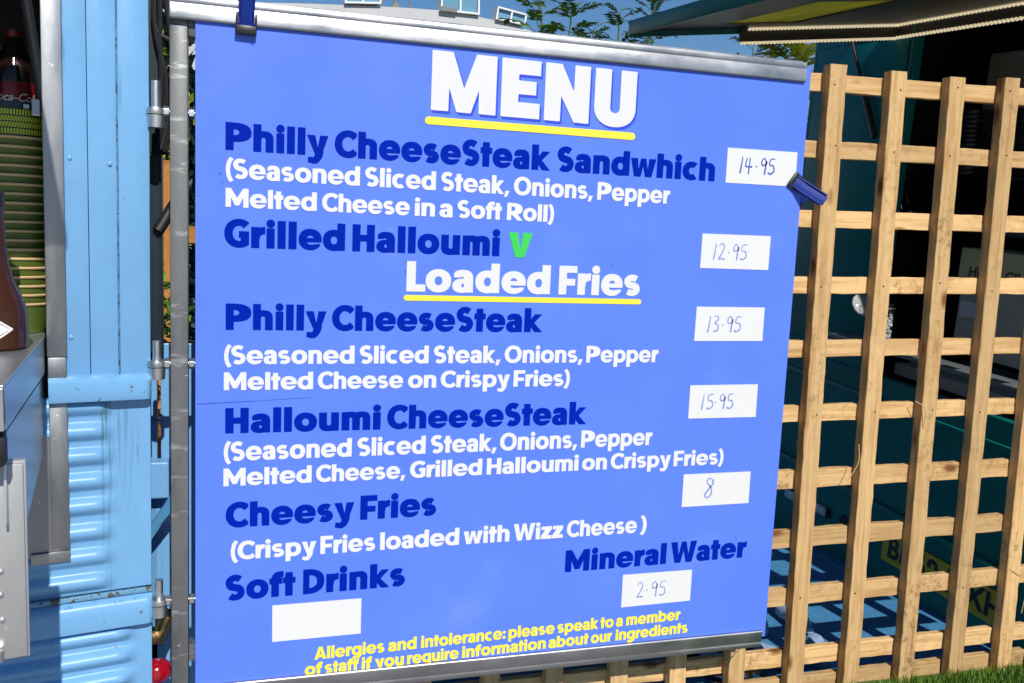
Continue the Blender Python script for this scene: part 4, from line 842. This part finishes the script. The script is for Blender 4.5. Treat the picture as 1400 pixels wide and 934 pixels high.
lb = c.build('label', mat('white_paper_label', (.7, .7, .68), .5), sb)
c = MB()
for s in (-1, 1):
    for i in range(16):
        a0, a1 = [-.82 + 1.25 * (i + e) / 16 for e in (0, 1)]
        hh = lambda a, o: (.030 - o) * max(.05, 1 - abs(a + .2) / .66)
        c.quad(*[(.0578 * math.sin(a), -.0578 * math.cos(a), .040 + s * hh(a, o)) for a, o in ((a0, .0045), (a1, .0045), (a1, .0075), (a0, .0075))])
c.build('border', M_black, lb)

M_cola = mat('dark_cola', (.012, .005, .004), .08, coat=.5)
M_colared = mat('red_bottle_label', (.17, .007, .008), .4)
def cola(px, lab, first=None):
    x = V(px, 160, .42)[0]; zb_ = V(px, 190, .42)[1] - .05; loc = VM @ Vector((x, .42, zb_))
    if first is not None: return dup(first, loc, lab)
    t = thing('cola_bottle', lab, 'bottle', loc, VA, 'cola bottles inside the van hatch')
    c = MB(); c.lathe([(.040, 0), (.046, .006), (.046, .07), (.043, .09), (.046, .11), (.046, .19), (.040, .22), (.022, .265), (.017, .29), (.0, .291)], 36); c.build('bottle_body', M_cola, t, smooth=True)
    c = MB(); c.lathe([(.0465, .110), (.0468, .112), (.0468, .176), (.0465, .178)], 36); l_ = c.build('label', M_colared, t, smooth=True)
    cu = bpy.data.curves.new('script', 'FONT'); cu.body = 'Coca-Cola'; cu.size = .026; cu.align_x = 'CENTER'; cu.shear = .35; cu.offset = .0003
    to = bpy.data.objects.new('script', cu); COL.objects.link(to)
    me = bpy.data.meshes.new_from_object(to.evaluated_get(bpy.context.evaluated_depsgraph_get())); bpy.data.objects.remove(to)
    for v in me.vertices:
        a = v.co.x / .0474 - .1; v.co = Vector((.0474 * math.sin(a), -.0474 * math.cos(a), .134 + v.co.y))
    me.materials.clear(); me.materials.append(M_white); so_ = bpy.data.objects.new('label_script', me); COL.objects.link(so_); so_.parent = l_
    c = MB(); c.lathe([(.0185, .278), (.0185, .298), (.0, .299)], 24); c.build('cap', M_colared, t, smooth=True)
    return t
c1 = cola(22, 'cola bottle with red label nearest the gas strut inside the hatch')
cola(-14, 'cola bottle half cut off by the left picture edge inside the hatch', c1)
cs = MB(); z_ = V(22, 190, .42)[1]; cs.box(-1.28, .30, z_ - .08, X1, .62, z_ - .0508, .004); cs.build('drinks_shelf', M_shelf, van)

# ------------------------------------------------------------------ dark teal trailer behind the trellis
DD = ray(280, 200).normalized(); ex = -DD; ey = Vector((0, 0, 1)).cross(ex).normalized(); ez = ex.cross(ey)
TO = Vector((2.56, .25, .62))
TM = Matrix(((ex.x, ey.x, ez.x, TO.x), (ex.y, ey.y, ez.y, TO.y), (ex.z, ey.z, ez.z, TO.z), (0, 0, 0, 1))); TI = TM.inverted()
def T(px, py, off=0):
    p = TI @ hit(px, py, TO + ey * off, ey); return p.x, p.z
tr = thing('teal_trailer', 'dark teal catering trailer with raised hatch and lit edge strips behind the trellis', 'trailer', M=TM)
xl, xo = T(1112, 90)[0], T(1244, 120)[0]
zhin = T(1225, 34)[1]
zco = T(1300, 548)[1]
zbot = T(1290, 880)[1]
xn = .43
w = MB(); w.box(xl, 0, zco, xo, .04, zhin + .5, .006); w.box(xl, 0, zbot, xn, .04, zco - .0005, .006); w.box(xo + .0005, 0, zhin, xn, .04, zhin + .5, .006)
w.build('body_side', M_teal, tr)
w = MB(); x0, z0 = T(1136, 62); x1, z1 = T(1230, 330)
w.box(xl + .03, -.006, zco + .06, xo - .03, -.0005, zhin - .05, .005); w.build('door_panel', M_teal, tr, smooth=True)
w = MB(); w.box(xo - .012, -.012, zco, xo + .002, -.0065, zhin + .02, .002); w.build('opening_edge', M_teal, tr)
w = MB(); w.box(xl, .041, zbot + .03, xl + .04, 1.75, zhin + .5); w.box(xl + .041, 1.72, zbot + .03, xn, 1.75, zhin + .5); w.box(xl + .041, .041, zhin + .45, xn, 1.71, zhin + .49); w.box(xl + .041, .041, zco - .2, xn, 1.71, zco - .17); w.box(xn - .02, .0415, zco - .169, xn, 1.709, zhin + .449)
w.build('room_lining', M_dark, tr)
# pale lining boards and shelves in the room
M_lining = mat('pale_grey_lining', (.46, .45, .40), .6, var=.1, scale=3)
w = MB(); a = T(1246, 70, .12); b_ = T(1420, 112, .12)
w.box(a[0] + .02, .5, T(1300, 230, .5)[1], xn, .52, T(1300, 80, .5)[1], .003); w.build('back_board', M_lining, tr)
w = MB(); w.box(xo + .02, .10, T(1300, 520, .2)[1] - .02, xn, .50, T(1300, 510, .2)[1], .003); w.build('work_top', M_lining, tr)
w = MB(); z = T(1340, 310, .40)[1]; w.box(xo + .05, .24, z - .02, xn, .49, z, .003); w.build('inner_shelf', M_dark, tr)
# counter rail outside
zle = T(1202, 470, -.05)[1]
w = MB(); w.box(xo - .16, -.10, zle - .018, xn, -.0005, zle, .003); w.build('serving_ledge', mat('grey_ledge', (.14, .15, .155), .35, var=.15, scale=6), tr, smooth=True)
w = MB(); w.box(xl, -.012, zco - .11, xn, -.0005, zco - .085, .004); w.box(xl, -.02, zco - .52, xn, -.0005, zco - .49, .006); w.build('side_moulding', M_teal, tr, smooth=True)
# hatch flap
tip = TI @ hit(862, 43, TM @ Vector((T(1225, 57)[0], 0, 0)), ex)
xf_ = T(1225, 57)[0]; ylen = -tip.y; rise = tip.z - zhin
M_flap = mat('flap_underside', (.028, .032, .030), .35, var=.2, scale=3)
rot = math.atan2(rise, ylen)
FMx = Matrix.Translation((0, 0, zhin)) @ Matrix.Rotation(-rot, 4, 'X')
Lf = math.hypot(ylen, rise)
def FB(*a, **k):
    k['M'] = FMx; return a, k

w = MB(); w.box(xf_ - .004, -Lf - .006, -.012, xn - .27, -Lf + .016, .036, .004, M=FMx); w.box(xf_ - .016, -Lf, -.018, xf_ - .0005, -.004, .034, .004, M=FMx); w.build('flap_edge', M_teal, tr, smooth=True)
w = MB(); w.box(xf_ + .002, -Lf * .62, -.047, xf_ + .010, -.012, -.0005, .001, M=FMx); w.box(xf_ + .0105, -.014, -.047, xn - .27, -.006, -.0005, .001, M=FMx); w.build('light_rim', mat('brown_grey_rim', (.045, .042, .036), .4), tr)
# added translucent panel; its yellow green stands in for sunlit foliage
def FL(px, py):                     # on the flap's underside
    fn = (TM @ FMx).to_3x3() @ Vector((0, 0, 1)); return (TM @ FMx).inverted() @ hit(px, py, TM @ FMx @ Vector((0, 0, -.001)), fn)
yp_ = [FL(*k) for k in ((1002, 31), (1113, 31), (1113, 3), (1040, 16))]
px0, px1 = min(k.x for k in yp_), max(k.x for k in yp_); py0, py1 = min(k.y for k in yp_), max(k.y for k in yp_); pm_ = (py0 + py1) / 2; py0, py1 = pm_ + (py0 - pm_) * .68, pm_ + (py1 - pm_) * .68
w = MB(); w.box(xf_, -Lf, 0, px0, -.004, .022, M=FMx); w.box(px1, -Lf, 0, xn - .27, -.004, .022, M=FMx); w.box(px0, -Lf, 0, px1, py0, .022, M=FMx); w.box(px0, py1, 0, px1, -.004, .022, M=FMx)
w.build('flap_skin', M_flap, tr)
w = MB(); w.box(px0 + .001, py0 + .001, .006, px1 - .001, py1 - .001, .010, M=FMx)
M_ypan = mat('yellow_green_panel', (.75, .72, .06), .6, var=.5, scale=8, stretch=(.4, 5, 1), trans=.75); w.build('foliage_standin_panel', M_ypan, tr)
# rope light along the rim: two rows, each turning the corner
def rope(zoff, y_from, xo_=0):
    m = MB(); n1, n2 = 44, int((xn - .27 - xf_ - .03) / .0175)
    for i in range(n1):
        y = -.012 - (Lf * y_from - .012) * i / n1
        m.box(-.0052, -.0080, -.0048, .0052, .0080, .0048, .0022, M=FMx @ Matrix.Translation((xf_ + xo_, y, zoff)) @ Matrix.Rotation(.5, 4, 'X'), seg=1)
    for i in range(n2):
        x = xf_ + .02 + i * .0175
        m.box(-.0070, -.0050, -.0048, .0070, .0050, .0048, .0022, M=FMx @ Matrix.Translation((x, -.020, zoff)) @ Matrix.Rotation(.5, 4, 'Y'), seg=1)
    return m.build('light_strip', M_led, tr)
rope(-.051, .62); rope(-.004, .60, .018)
# gas strut
a = T(1163, 50, -.03); b_ = T(1196, 188, -.03)
w = MB(); w.tube([(a[0], -.03, a[1]), ((a[0] + b_[0]) / 2, -.03, (a[1] + b_[1]) / 2)], .0085, 12); w.tube([((a[0] + b_[0]) / 2, -.03, (a[1] + b_[1]) / 2), (b_[0], -.03, b_[1])], .013, 12); w.build('gas_strut', M_black, tr, smooth=True)
w = MB(); w.box(a[0] - .022, -.04, a[1] - .022, a[0] + .022, -.02, a[1] + .02, .006); w.build('strut_bracket', mat('brown_bracket', (.16, .14, .10), .5, .4), tr)
# side lamps
M_lamp = mat('clear_lamp_lens', (.62, .64, .66), .15, coat=.5, var=.6, scale=160)
for (px, py) in ((1083, 678), (1119, 695)):
    x, z = T(px, py, -.014); w = MB(); w.box(x - .05, -.022, z - .019, x + .05, -.0005, z + .019, .005); o = w.build('side_lamp', M_lamp, tr, smooth=True)
    m2 = MB(); m2.box(x + .0505, -.018, z - .022, x + .064, -.0005, z + .022, .003); m2.build('lamp_bezel', M_black, o)
x, z = T(1152, 711, -.006); w = MB(); w.lathe([(.022, 0), (.022, .006), (.012, .006), (.010, .002), (0, .002)], 20, Matrix.Translation((x, -.0005, z)) @ Matrix.Rotation(R(90), 4, 'X')); w.build('ring_fitting', M_black, tr)
x, z = T(1093, 610, -.006); w = MB(); w.lathe([(.034, 0), (.034, .001), (0, .0012)], 24, Matrix.Translation((x, -.0005, z)) @ Matrix.Rotation(R(90), 4, 'X')); w.build('round_sticker', mat('pink_sticker', (.35, .24, .26), .6, var=.7, scale=90), tr)
# number plate
xa_, za_ = T(1212, 751, -.004); xb_, zb_ = T(1378, 836, -.004)
pl = MB(); zc_ = (za_ + zb_) / 2
pl.box(xa_ - .02, -.010, zc_ - .062, xb_ + .01, -.0205 + .0195, zc_ + .062, .003); plate = pl.build('number_plate', mat('yellow_plate', (.62, .43, .015), .35), tr)
cu = bpy.data.curves.new('plate', 'FONT'); cu.body = 'BK69 NXH'; cu.size = .118; cu.offset = .0035; cu.space_character = 1.05; cu.align_x = 'CENTER'; cu.align_y = 'CENTER'
to = bpy.data.objects.new('plate', cu); COL.objects.link(to); me = bpy.data.meshes.new_from_object(to.evaluated_get(bpy.context.evaluated_depsgraph_get())); bpy.data.objects.remove(to)
wd = max(v.co.x for v in me.vertices) - min(v.co.x for v in me.vertices); k_ = (xb_ - xa_ - .03) / wd
me.transform(Matrix(((k_, 0, 0, (xa_ + xb_) / 2), (0, 0, -1, -.0112), (0, 1, 0, zc_), (0, 0, 0, 1)))); me.materials.clear(); me.materials.append(M_black)
o = bpy.data.objects.new('plate_characters', me); COL.objects.link(o); o.parent = plate
def Tw(x, y, z): return TM @ Vector((x, y, z))
trz = math.atan2(ex.y, ex.x)
# things in and on the trailer
x, z = T(1203, 466, -.05)
jar = thing('glass_jar', 'open clip-top glass jar with pale contents on the trailer ledge behind the trellis', 'jar', Tw(x, -.05, zle + .0008), trz)
jz = .155
j = MB(); j.lathe([(.045, 0), (.050, .004), (.050, jz - .025), (.043, jz - .012), (.044, jz), (.040, jz), (.039, jz - .012), (.046, jz - .027), (.046, .006), (0, .006)], 36); j.build('jar_body', M_glass, jar, smooth=True)
j = MB(); rj = random.Random(2)
for k in range(70):
    a = rj.random() * 6.28; r_ = .034 * math.sqrt(rj.random()); j.box(-.010, -.006, -.006, .010, .006, .006, .003, M=Matrix.Translation((r_ * math.cos(a), r_ * math.sin(a), .016 + rj.random() * (jz - .06))) @ Matrix.Rotation(rj.random() * 6, 4, 'X') @ Matrix.Rotation(rj.random() * 6, 4, 'Z'))
j.build('jar_contents', mat('pale_wrapped_sachets', (.80, .80, .84), .4, var=.3, scale=50), jar)
j = MB(); Ml = Matrix.Translation((-.118, .0, jz - .015)) @ Matrix.Rotation(R(62), 4, 'Y')
j.lathe([(.044, -.006), (.047, -.003), (.047, .003), (.040, .008), (.020, .012), (0, .0125)], 36, Ml); j.build('jar_lid', mat('clouded_glass', (.75, .80, .80), .08, trans=.55), jar, smooth=True)
j = MB(); j.tube(smooth_path([(-.045, -.02, jz - .015), (-.06, -.022, jz + .012), (-.068, 0, jz + .018), (-.06, .022, jz + .012), (-.045, .02, jz - .015)], 6), .0016, 8); j.tube([(.045 * math.cos(a * .3), .045 * math.sin(a * .3), jz - .015) for a in range(22)], .0016, 6); j.build('wire_clip', M_galv, jar)

M_carton = mat('buff_cardboard', (.52, .47, .24), .7, var=.15, scale=10)
def carton(name, label, px0, px1, py0, py1, off, dep, text=None, m=M_carton):
    a = T(px0, py1, off); b_ = T(px1, py0, off); z0 = min(a[1], T(px1, py1, off)[1])
    t = thing(name, label, 'box', Tw(a[0], off, z0), M=None); t.matrix_world = Matrix.Translation(Tw(a[0], off, z0)) @ TM.to_3x3().to_4x4()
    c = MB(); c.box(0, 0, 0, b_[0] - a[0], dep, b_[1] - z0, .004); c.build('carton_body', m, t)
    xo_ = .05
    for wd_ in (text or '').split():
        cu = bpy.data.curves.new('print', 'FONT'); cu.body = wd_; cu.size = .055; cu.space_character = 1.0; to = bpy.data.objects.new('print', cu); COL.objects.link(to); cu.offset = .001
        me = bpy.data.meshes.new_from_object(to.evaluated_get(bpy.context.evaluated_depsgraph_get())); bpy.data.objects.remove(to)
        wl_ = max(v.co.x for v in me.vertices); me.transform(Matrix(((1, 0, 0, xo_), (0, 0, -1, -.0015), (0, 1, 0, (b_[1] - z0) * .38), (0, 0, 0, 1)))); me.materials.clear(); me.materials.append(M_black)
        o = bpy.data.objects.new('print', me); COL.objects.link(o); o.parent = t; xo_ += wl_ + .05
    return t
carton('carton', 'long buff carton with dark print inside the trailer opening', 1306, 1420, 352, 398, .16, .22, 'HUC  CIND')
carton('grey_carton', 'large pale grey box below the printed carton in the trailer', 1300, 1420, 404, 480, .13, .28, None, mat('grey_box', (.34, .33, .27), .6, var=.1, scale=6))
carton('card_sign', 'small white card leaning on the grey box in the trailer', 1310, 1336, 414, 432, .10, .008, None, mat('grey_white_card', (.42, .42, .44), .5))
def stack(px, py0, py1, off, r_, n, lab, first=None):
    z0 = T(px, py1, off)[1]; z1 = T(px, py0, off)[1]; x = T(px, py1, off)[0]; loc = Tw(x, off, z0)
    t = thing('lid_stack', lab, 'lids', loc, trz, 'stacks of black lids inside the trailer')
    c = MB(); h = (z1 - z0) / n
    for k in range(n): c.lathe([(r_ * .94, k * h), (r_, k * h + h * .45), (r_, k * h + h * .6), (r_ * .93, k * h + h * .95)], 28)
    c.build('lids', mat('shiny_black_plastic', (.02, .021, .024), .22), t, smooth=True)
    return t
stack(1321, 152, 240, .33, .07, 14, 'tall stack of black lids beside the pale board in the trailer')
stack(1372, 150, 250, .33, .07, 14, 'stack of black lids behind the last slat tops on the right')
# espresso grinder with tinted hopper
x, z = T(1228, 262, .22)
gr = thing('coffee_grinder', 'dark coffee grinder with clear tapered hopper just inside the trailer opening', 'grinder', Tw(x, .22, T(1228, 262, .22)[1] - .33), trz)
c = MB(); c.box(-.07, -.08, 0, .07, .10, .25, .012); c.lathe([(.05, .25), (.05, .30), (.035, .31)], 24); c.build('grinder_body', M_black, gr, smooth=True)
c = MB(); c.lathe([(.030, .305), (.045, .34), (.085, .46), (.088, .47), (.085, .47), (.042, .342), (0, .34)], 36); c.build('hopper', mat('smoked_plastic', (.10, .10, .09), .15, trans=.6), gr, smooth=True)
x, z = T(1250, 268, .18)
cm = thing('coffee_machine', 'chrome and black coffee machine low inside the trailer opening', 'coffee machine', Tw(x, .18, T(1250, 300, .18)[1] - .05), trz)
c = MB(); c.box(-.10, 0, 0, .22, .25, .09, .01); c.build('machine_body', M_black, cm, smooth=True)
M_chrome = mat('polished_chrome', (.72, .73, .75), .06, 1)
c = MB(); c.lathe([(.03, 0), (.034, .02), (.02, .05), (0, .056)], 24, Matrix.Translation((.03, -.03, .03))); c.tube(smooth_path([(-.02, -.03, .09), (-.02, -.05, .14), (.02, -.06, .15), (.05, -.06, .10)], 6), .006, 10); c.build('machine_fittings', M_chrome, cm, smooth=True)

# ------------------------------------------------------------------ steel dome lid on the ground behind the trellis
p = ongy(990, 900, .335)
dome = thing('steel_barrel', 'shiny steel drum with domed lid standing behind the trellis foot', 'drum', (p.x, .335, 0))
zt_ = ongy(990, 874, .335).z
M_drum = mat('dark_polished_steel', (.30, .31, .33), .10, 1)
c = MB(); c.lathe([(.118, 0), (.121, .003), (.121, .012)], 40); c.build('drum_body', M_drum, dome, smooth=True)
c = MB(); hz = zt_ - .013; zz = zt_ - .082; c.lathe([(.121, .0125), (.126, .0125 + hz * .10), (.119, .0125 + hz * .30), (.097, .0125 + hz * .64), (.056, .0125 + hz * .90), (.016, .0125 + hz), (0, .0130 + hz)], 48); c.build('domed_lid', M_drum, dome, smooth=True)
c = MB(); c.lathe([(.014, zz + .082), (.011, zz + .094), (.016, zz + .102), (0, zz + .106)], 20); c.build('lid_knob', M_black, dome, smooth=True)
# crates of bottled water in plastic wrap
M_wrap = mat('bottle_plastic', (.30, .42, .62), .08, coat=.4, var=.4, scale=30)
bt = None
for k, (px, Y) in enumerate(((1085, .24), (1040, .50), (1110, .36), (1062, .62), (930, .45))):
    p = ongy(px, 930, Y)
    if bt is None:
        bt = thing('water_bottle', 'clear blue tinted water bottle lying behind the trellis foot', 'bottle', (p.x, Y, .034), 0, 'water bottles lying behind the trellis foot')
        bt.rotation_euler = (R(-90), 0, R(35))
        c = MB(); c.lathe([(.028, 0), (.033, .005), (.033, .05), (.030, .06), (.033, .07), (.033, .13), (.014, .17), (.012, .185), (0, .186)], 24); c.build('bottle_body', M_wrap, bt, smooth=True)
    else: dup(bt, (p.x, Y, .034)).rotation_euler = (R(-90), 0, R(35 + 47 * k))
# blue and dark boards leaning at the back, seen under the board
lb_ = thing('blue_locker', 'low light blue cabinet seen under the lower rail of the menu board', 'cabinet', (0, 0, 0))
A = ongy(500, 900, .75); C_ = ongy(706, 900, .75)
c = MB(); c.box(A.x, .75, .0, C_.x, 1.15, .62, .01); c.build('cabinet_body', M_van, lb_, smooth=True)
c = MB(); c.box(A.x + .02, .742, .03, (A.x + C_.x) / 2 - .004, .7495, .60, .004); c.box((A.x + C_.x) / 2 + .004, .742, .03, C_.x - .02, .7495, .60, .004); c.build('cabinet_door', M_van, lb_, smooth=True)
dk = thing('dark_cabinet', 'dark navy cabinet standing right of the low light blue cabinet', 'cabinet', (0, 0, 0))
A = ongy(712, 900, .8); C_ = ongy(905, 900, .8)
c = MB(); c.box(A.x, .80, .0, C_.x, 1.2, .60, .01); c.build('cabinet_body', M_blackblue, dk, smooth=True)
c = MB(); c.tube([(C_.x - .06, .785, .2), (C_.x - .06, .785, .45)], .008, 10); c.build('cabinet_handle', M_galv, dk)

# ------------------------------------------------------------------ plants and fence seen in the slot, saplings above the board
M_leafA = mat('fresh_leaf_green', (.13, .28, .03), .5, var=.45, scale=5)
M_leafB = mat('blue_green_leaf', (.075, .18, .05), .5, var=.4, scale=4)
M_leafY = mat('yellow_green_leaf', (.42, .47, .04), .5, var=.4, scale=6)
M_stem = mat('green_brown_stem', (.10, .11, .035), .7, var=.3, scale=20)
def leaflet(m, p, d, n, L, w):
    s = d.cross(n).normalized(); a = p; b = p + d * L * .45 + s * w; c = p + d * L + n * (-.12 * L); e = p + d * L * .45 - s * w
    v = [m.bm.verts.new(q) for q in (a, b, c, e)]; m.bm.faces.new((v[0], v[1], v[2])); m.bm.faces.new((v[0], v[2], v[3]))
def sapling(px, ytop, Y, leaf_len, n_leaf, m, label, seed, spread=.55, leafw=.16, lw=.2):
    rr = random.Random(seed); top = ongy(px, ytop, Y); t = thing('sapling', label, 'sapling', (top.x, Y, 0), 0, 'leafy saplings behind the menu board')
    H = top.z; st = MB(); lv = MB()
    path = smooth_path([(0, 0, 0), (rr.uniform(-.1, .1), rr.uniform(-.1, .1), H * .5), (rr.uniform(-.05, .05), rr.uniform(-.05, .05), H * .8), (0, 0, H)], 8)
    st.tube(path, [.028 * (1 - i / len(path)) + .004 for i in range(len(path))], 8)
    for k in range(n_leaf):
        z = H - leaf_len * 2.6 * (k / n_leaf) ** 1.1; a = k * 2.4 + rr.random(); up = .95 - .75 * (k / n_leaf) + rr.uniform(-.15, .15)
        d = Vector((math.cos(a) * spread * 1.5, math.sin(a) * spread * 1.5, up)).normalized(); L = leaf_len * rr.uniform(.75, 1.15) * (.6 + .4 * min(1, k / 4)); p0 = Vector((0, 0, z)); pts = []
        for i in range(9):
            f = i / 8; pts.append(p0 + d * L * f + Vector((0, 0, -.30 * L * f * f)))
        st.tube(pts, .003, 5)
        for i in range(2, 9):
            t_ = (pts[i] - pts[i - 1]).normalized(); sd = t_.cross(Vector((0, 0, 1))).normalized(); nn = sd.cross(t_)
            for s in (-1, 1):
                dd = (sd * s + t_ * .75 + nn * rr.uniform(-.3, .3)).normalized(); leaflet(lv, pts[i], dd, nn, L * lw * 1.5 * rr.uniform(.8, 1.2), L * lw * leafw * 2)
        leaflet(lv, pts[-1], t_, nn, L * lw * 1.6, L * lw * leafw * 2)
    st.build('stem', M_stem, t, smooth=True); lv.build('foliage', m, t); return t
sapling(738, -25, 5.0, .30, 26, M_leafA, 'tallest bright green sapling rising beside the small white roof window', 1, .5, .22)
sapling(782, 14, 5.4, .30, 22, M_leafB, 'bushy dark green sapling just right of the tallest one', 2, .6)
sapling(848, 16, 5.6, .34, 18, M_leafB, 'spiky fern-leaved sapling midway between the roof and the flap tip', 3, .7)
sapling(812, 40, 5.2, .26, 14, M_leafA, 'short sapling peeping over the rail between two taller ones', 8, .6)
sapling(886, 34, 5.2, .30, 12, M_leafB, 'low arching sapling next to the trailer flap tip', 4, .75)
sapling(893, -4, 6.2, .24, 22, M_leafB, 'slim upright sapling right behind the trailer flap tip', 5, .35)
sapling(1030, 62, 5.4, .30, 14, M_leafB, 'low green sapling under the lit strip of the trailer flap', 6, .6)
sapling(1092, 40, 3.4, .26, 70, M_leafY, 'yellow green bush squeezed between the board end and the teal trailer', 7, .55, .24)
def bush(x, y, z, rx, rz, n, m, label, seed, L=.07):
    rr = random.Random(seed); t = thing('shrub', label, 'shrub', (x, y, 0)); lv = MB(); st = MB()
    for k in range(9):
        e = Vector((rr.uniform(-rx, rx) * .7, rr.uniform(-rx, rx) * .7, z + rr.uniform(-.3, .8) * rz)); st.tube(smooth_path([(0, 0, 0), (e.x * .3, e.y * .3, e.z * .6), e], 5), [.010, .009, .009, .008, .008, .007, .006, .005, .005, .004, .004][:11], 6)
    for k in range(n):
        v = Vector((rr.gauss(0, 1), rr.gauss(0, 1), rr.gauss(0, 1))).normalized() * rr.random() ** .4; p = Vector((v.x * rx, v.y * rx, z + v.z * rz))
        d = Vector((rr.uniform(-1, 1), rr.uniform(-1, 1), rr.uniform(-.4, 1))).normalized(); leaflet(lv, p, d, d.orthogonal().normalized(), L * rr.uniform(.6, 1.3), L * .24)
    st.build('stem', M_stem, t); lv.build('foliage', m, t); return t
bush(-.55, 3.2, 1.25, .75, 1.25, 5500, mat('shade_painted_hedge_leaf', (.012, .030, .012), .6, var=.5, scale=4), 'added tall hedge plant with shade put into its leaf colour, backing the slot beside the steel post', 5, .13)  # added as a dark backing; the leaf colour stands in for shade
bush(-.36, 1.5, .98, .28, .26, 700, M_leafA, 'leafy green shrub seen low in the slot beside the steel post', 1)
bush(-.5, 2.6, 1.75, .40, .50, 700, M_leafY, 'sunlit yellow green shrub seen high in the slot beside the steel post', 2)
M_plank = wood('orange_stained_wood', (.50, .22, .055), (.33, .13, .03))
fe = thing('wooden_fence', 'orange stained wooden fence seen through the slot beside the steel post', 'fence', (-.9, 2.0, 0))
for k in range(5):
    slat(1.55, .12, .018).build('fence_board', M_plank, fe, loc=(.10 + k * .155, 0, .775), rot=(0, R(-90), 0))
for z in (.45, 1.25): slat(1.0, .07, .03).build('fence_rail', M_plank, fe, loc=(.42, .025, z))

# ------------------------------------------------------------------ building with a curved grey roof far behind
Yb = 24.0
bld = thing('grey_roof_building', 'distant building with low curved grey roof carrying white roof windows', 'building', (ongy(500, 30, Yb).x, Yb, 0))
def L_(px, py, y=Yb): p = ongy(px, py, y); return p.x - bld.location.x, p.z
prof = [L_(*c) for c in ((120, 6), (240, 3), (330, 3), (420, 5), (500, 8), (560, 11), (610, 15), (650, 22), (690, 31), (725, 42), (745, 52))]
zlow = L_(745, 70)[1]
c = MB(); c.prism(prof + [(prof[-1][0], zlow), (prof[0][0], zlow)], 'y', 0, 9); M_roof = mat('pale_grey_roofing', (.52, .52, .53), .7, var=.08, scale=.6)
c.build('roof', M_roof, bld)
c = MB(); c.box(prof[0][0] + .2, .3, 0, prof[-1][0] - .2, 8.7, zlow - .01); c.build('wall', mat('pale_render', (.5, .5, .48), .8, var=.1, scale=.5), bld)
M_pane = mat('sky_painted_window_glass', (.14, .30, .42), .06, coat=.3)  # sky reflected in the glass is put into its base colour
M_frame = mat('white_window_frame', (.78, .78, .78), .45)
M_louv = mat('grey_louvre', (.18, .19, .20), .6)
def rwin(c4, npane, lean=0, base=False):
    """roof window from its four corners TL TR BR BL"""
    q = [L_(*k, Yb - .05) for k in c4]; TL, TR, BR, BL = [Vector((a, b_)) for a, b_ in q]
    pt = lambda u, v: (BL.lerp(BR, u)).lerp(TL.lerp(TR, u), v)
    fm = MB(); t_ = .055
    w_ = (TR - TL).length; h_ = (TL - BL).length; fu, fv = .045 / w_, .045 / h_
    def blk(m, u0, v0, u1, v1, y0, y1): m.prism([tuple(pt(u0, v0)), tuple(pt(u1, v0)), tuple(pt(u1, v1)), tuple(pt(u0, v1))], 'y', y0, y1)
    blk(fm, 0, 0, 1, fv, -.12, .5); blk(fm, 0, 1 - fv, 1, 1, -.12, .5)
    n = npane
    for k in range(n + 1):
        c_ = fu / 2 + (1 - fu) * k / n; blk(fm, c_ - fu / 2, fv, c_ + fu / 2, 1 - fv, -.115, .5)
    o = fm.build('window', M_frame, bld)
    for k in range(n):
        g_ = MB(); a = fu + (1 - fu) * k / n; b_ = (1 - fu) * (k + 1) / n; blk(g_, a, fv, b_, 1 - fv, -.02, .02); g_.build('pane', M_pane, o)
rwin([(604, -40), (656, -34), (655, 21), (602, 15)], 2)
rwin([(680, 9), (720, 20), (717, 35), (677, 27)], 2)
rwin([(472, -42), (522, -40), (521, 6), (471, 5)], 2)
c = MB(); q = [L_(*k, Yb - .06) for k in ((601, 9), (624, 12), (624, 18), (601, 15))]; c.prism(q[::-1], 'y', -.16, -.125); c.build('louvre', M_louv, bld)
c = MB(); q = L_(544, 6, Yb); c.lathe([(.20, 0), (.10, .14), (.06, .16), (.05, .5), (.09, .55), (0, .6)], 16, Matrix.Translation((q[0], .4, q[1] - .05))); c.build('roof_vent', M_louv, bld)
c = MB()
for px in (525, 563): q = L_(px, 8, Yb); c.tube([(q[0], .3, q[1] - .1), (q[0], .3, q[1] + 1.2)], .03, 8)
c.build('roof_pole', M_louv, bld)
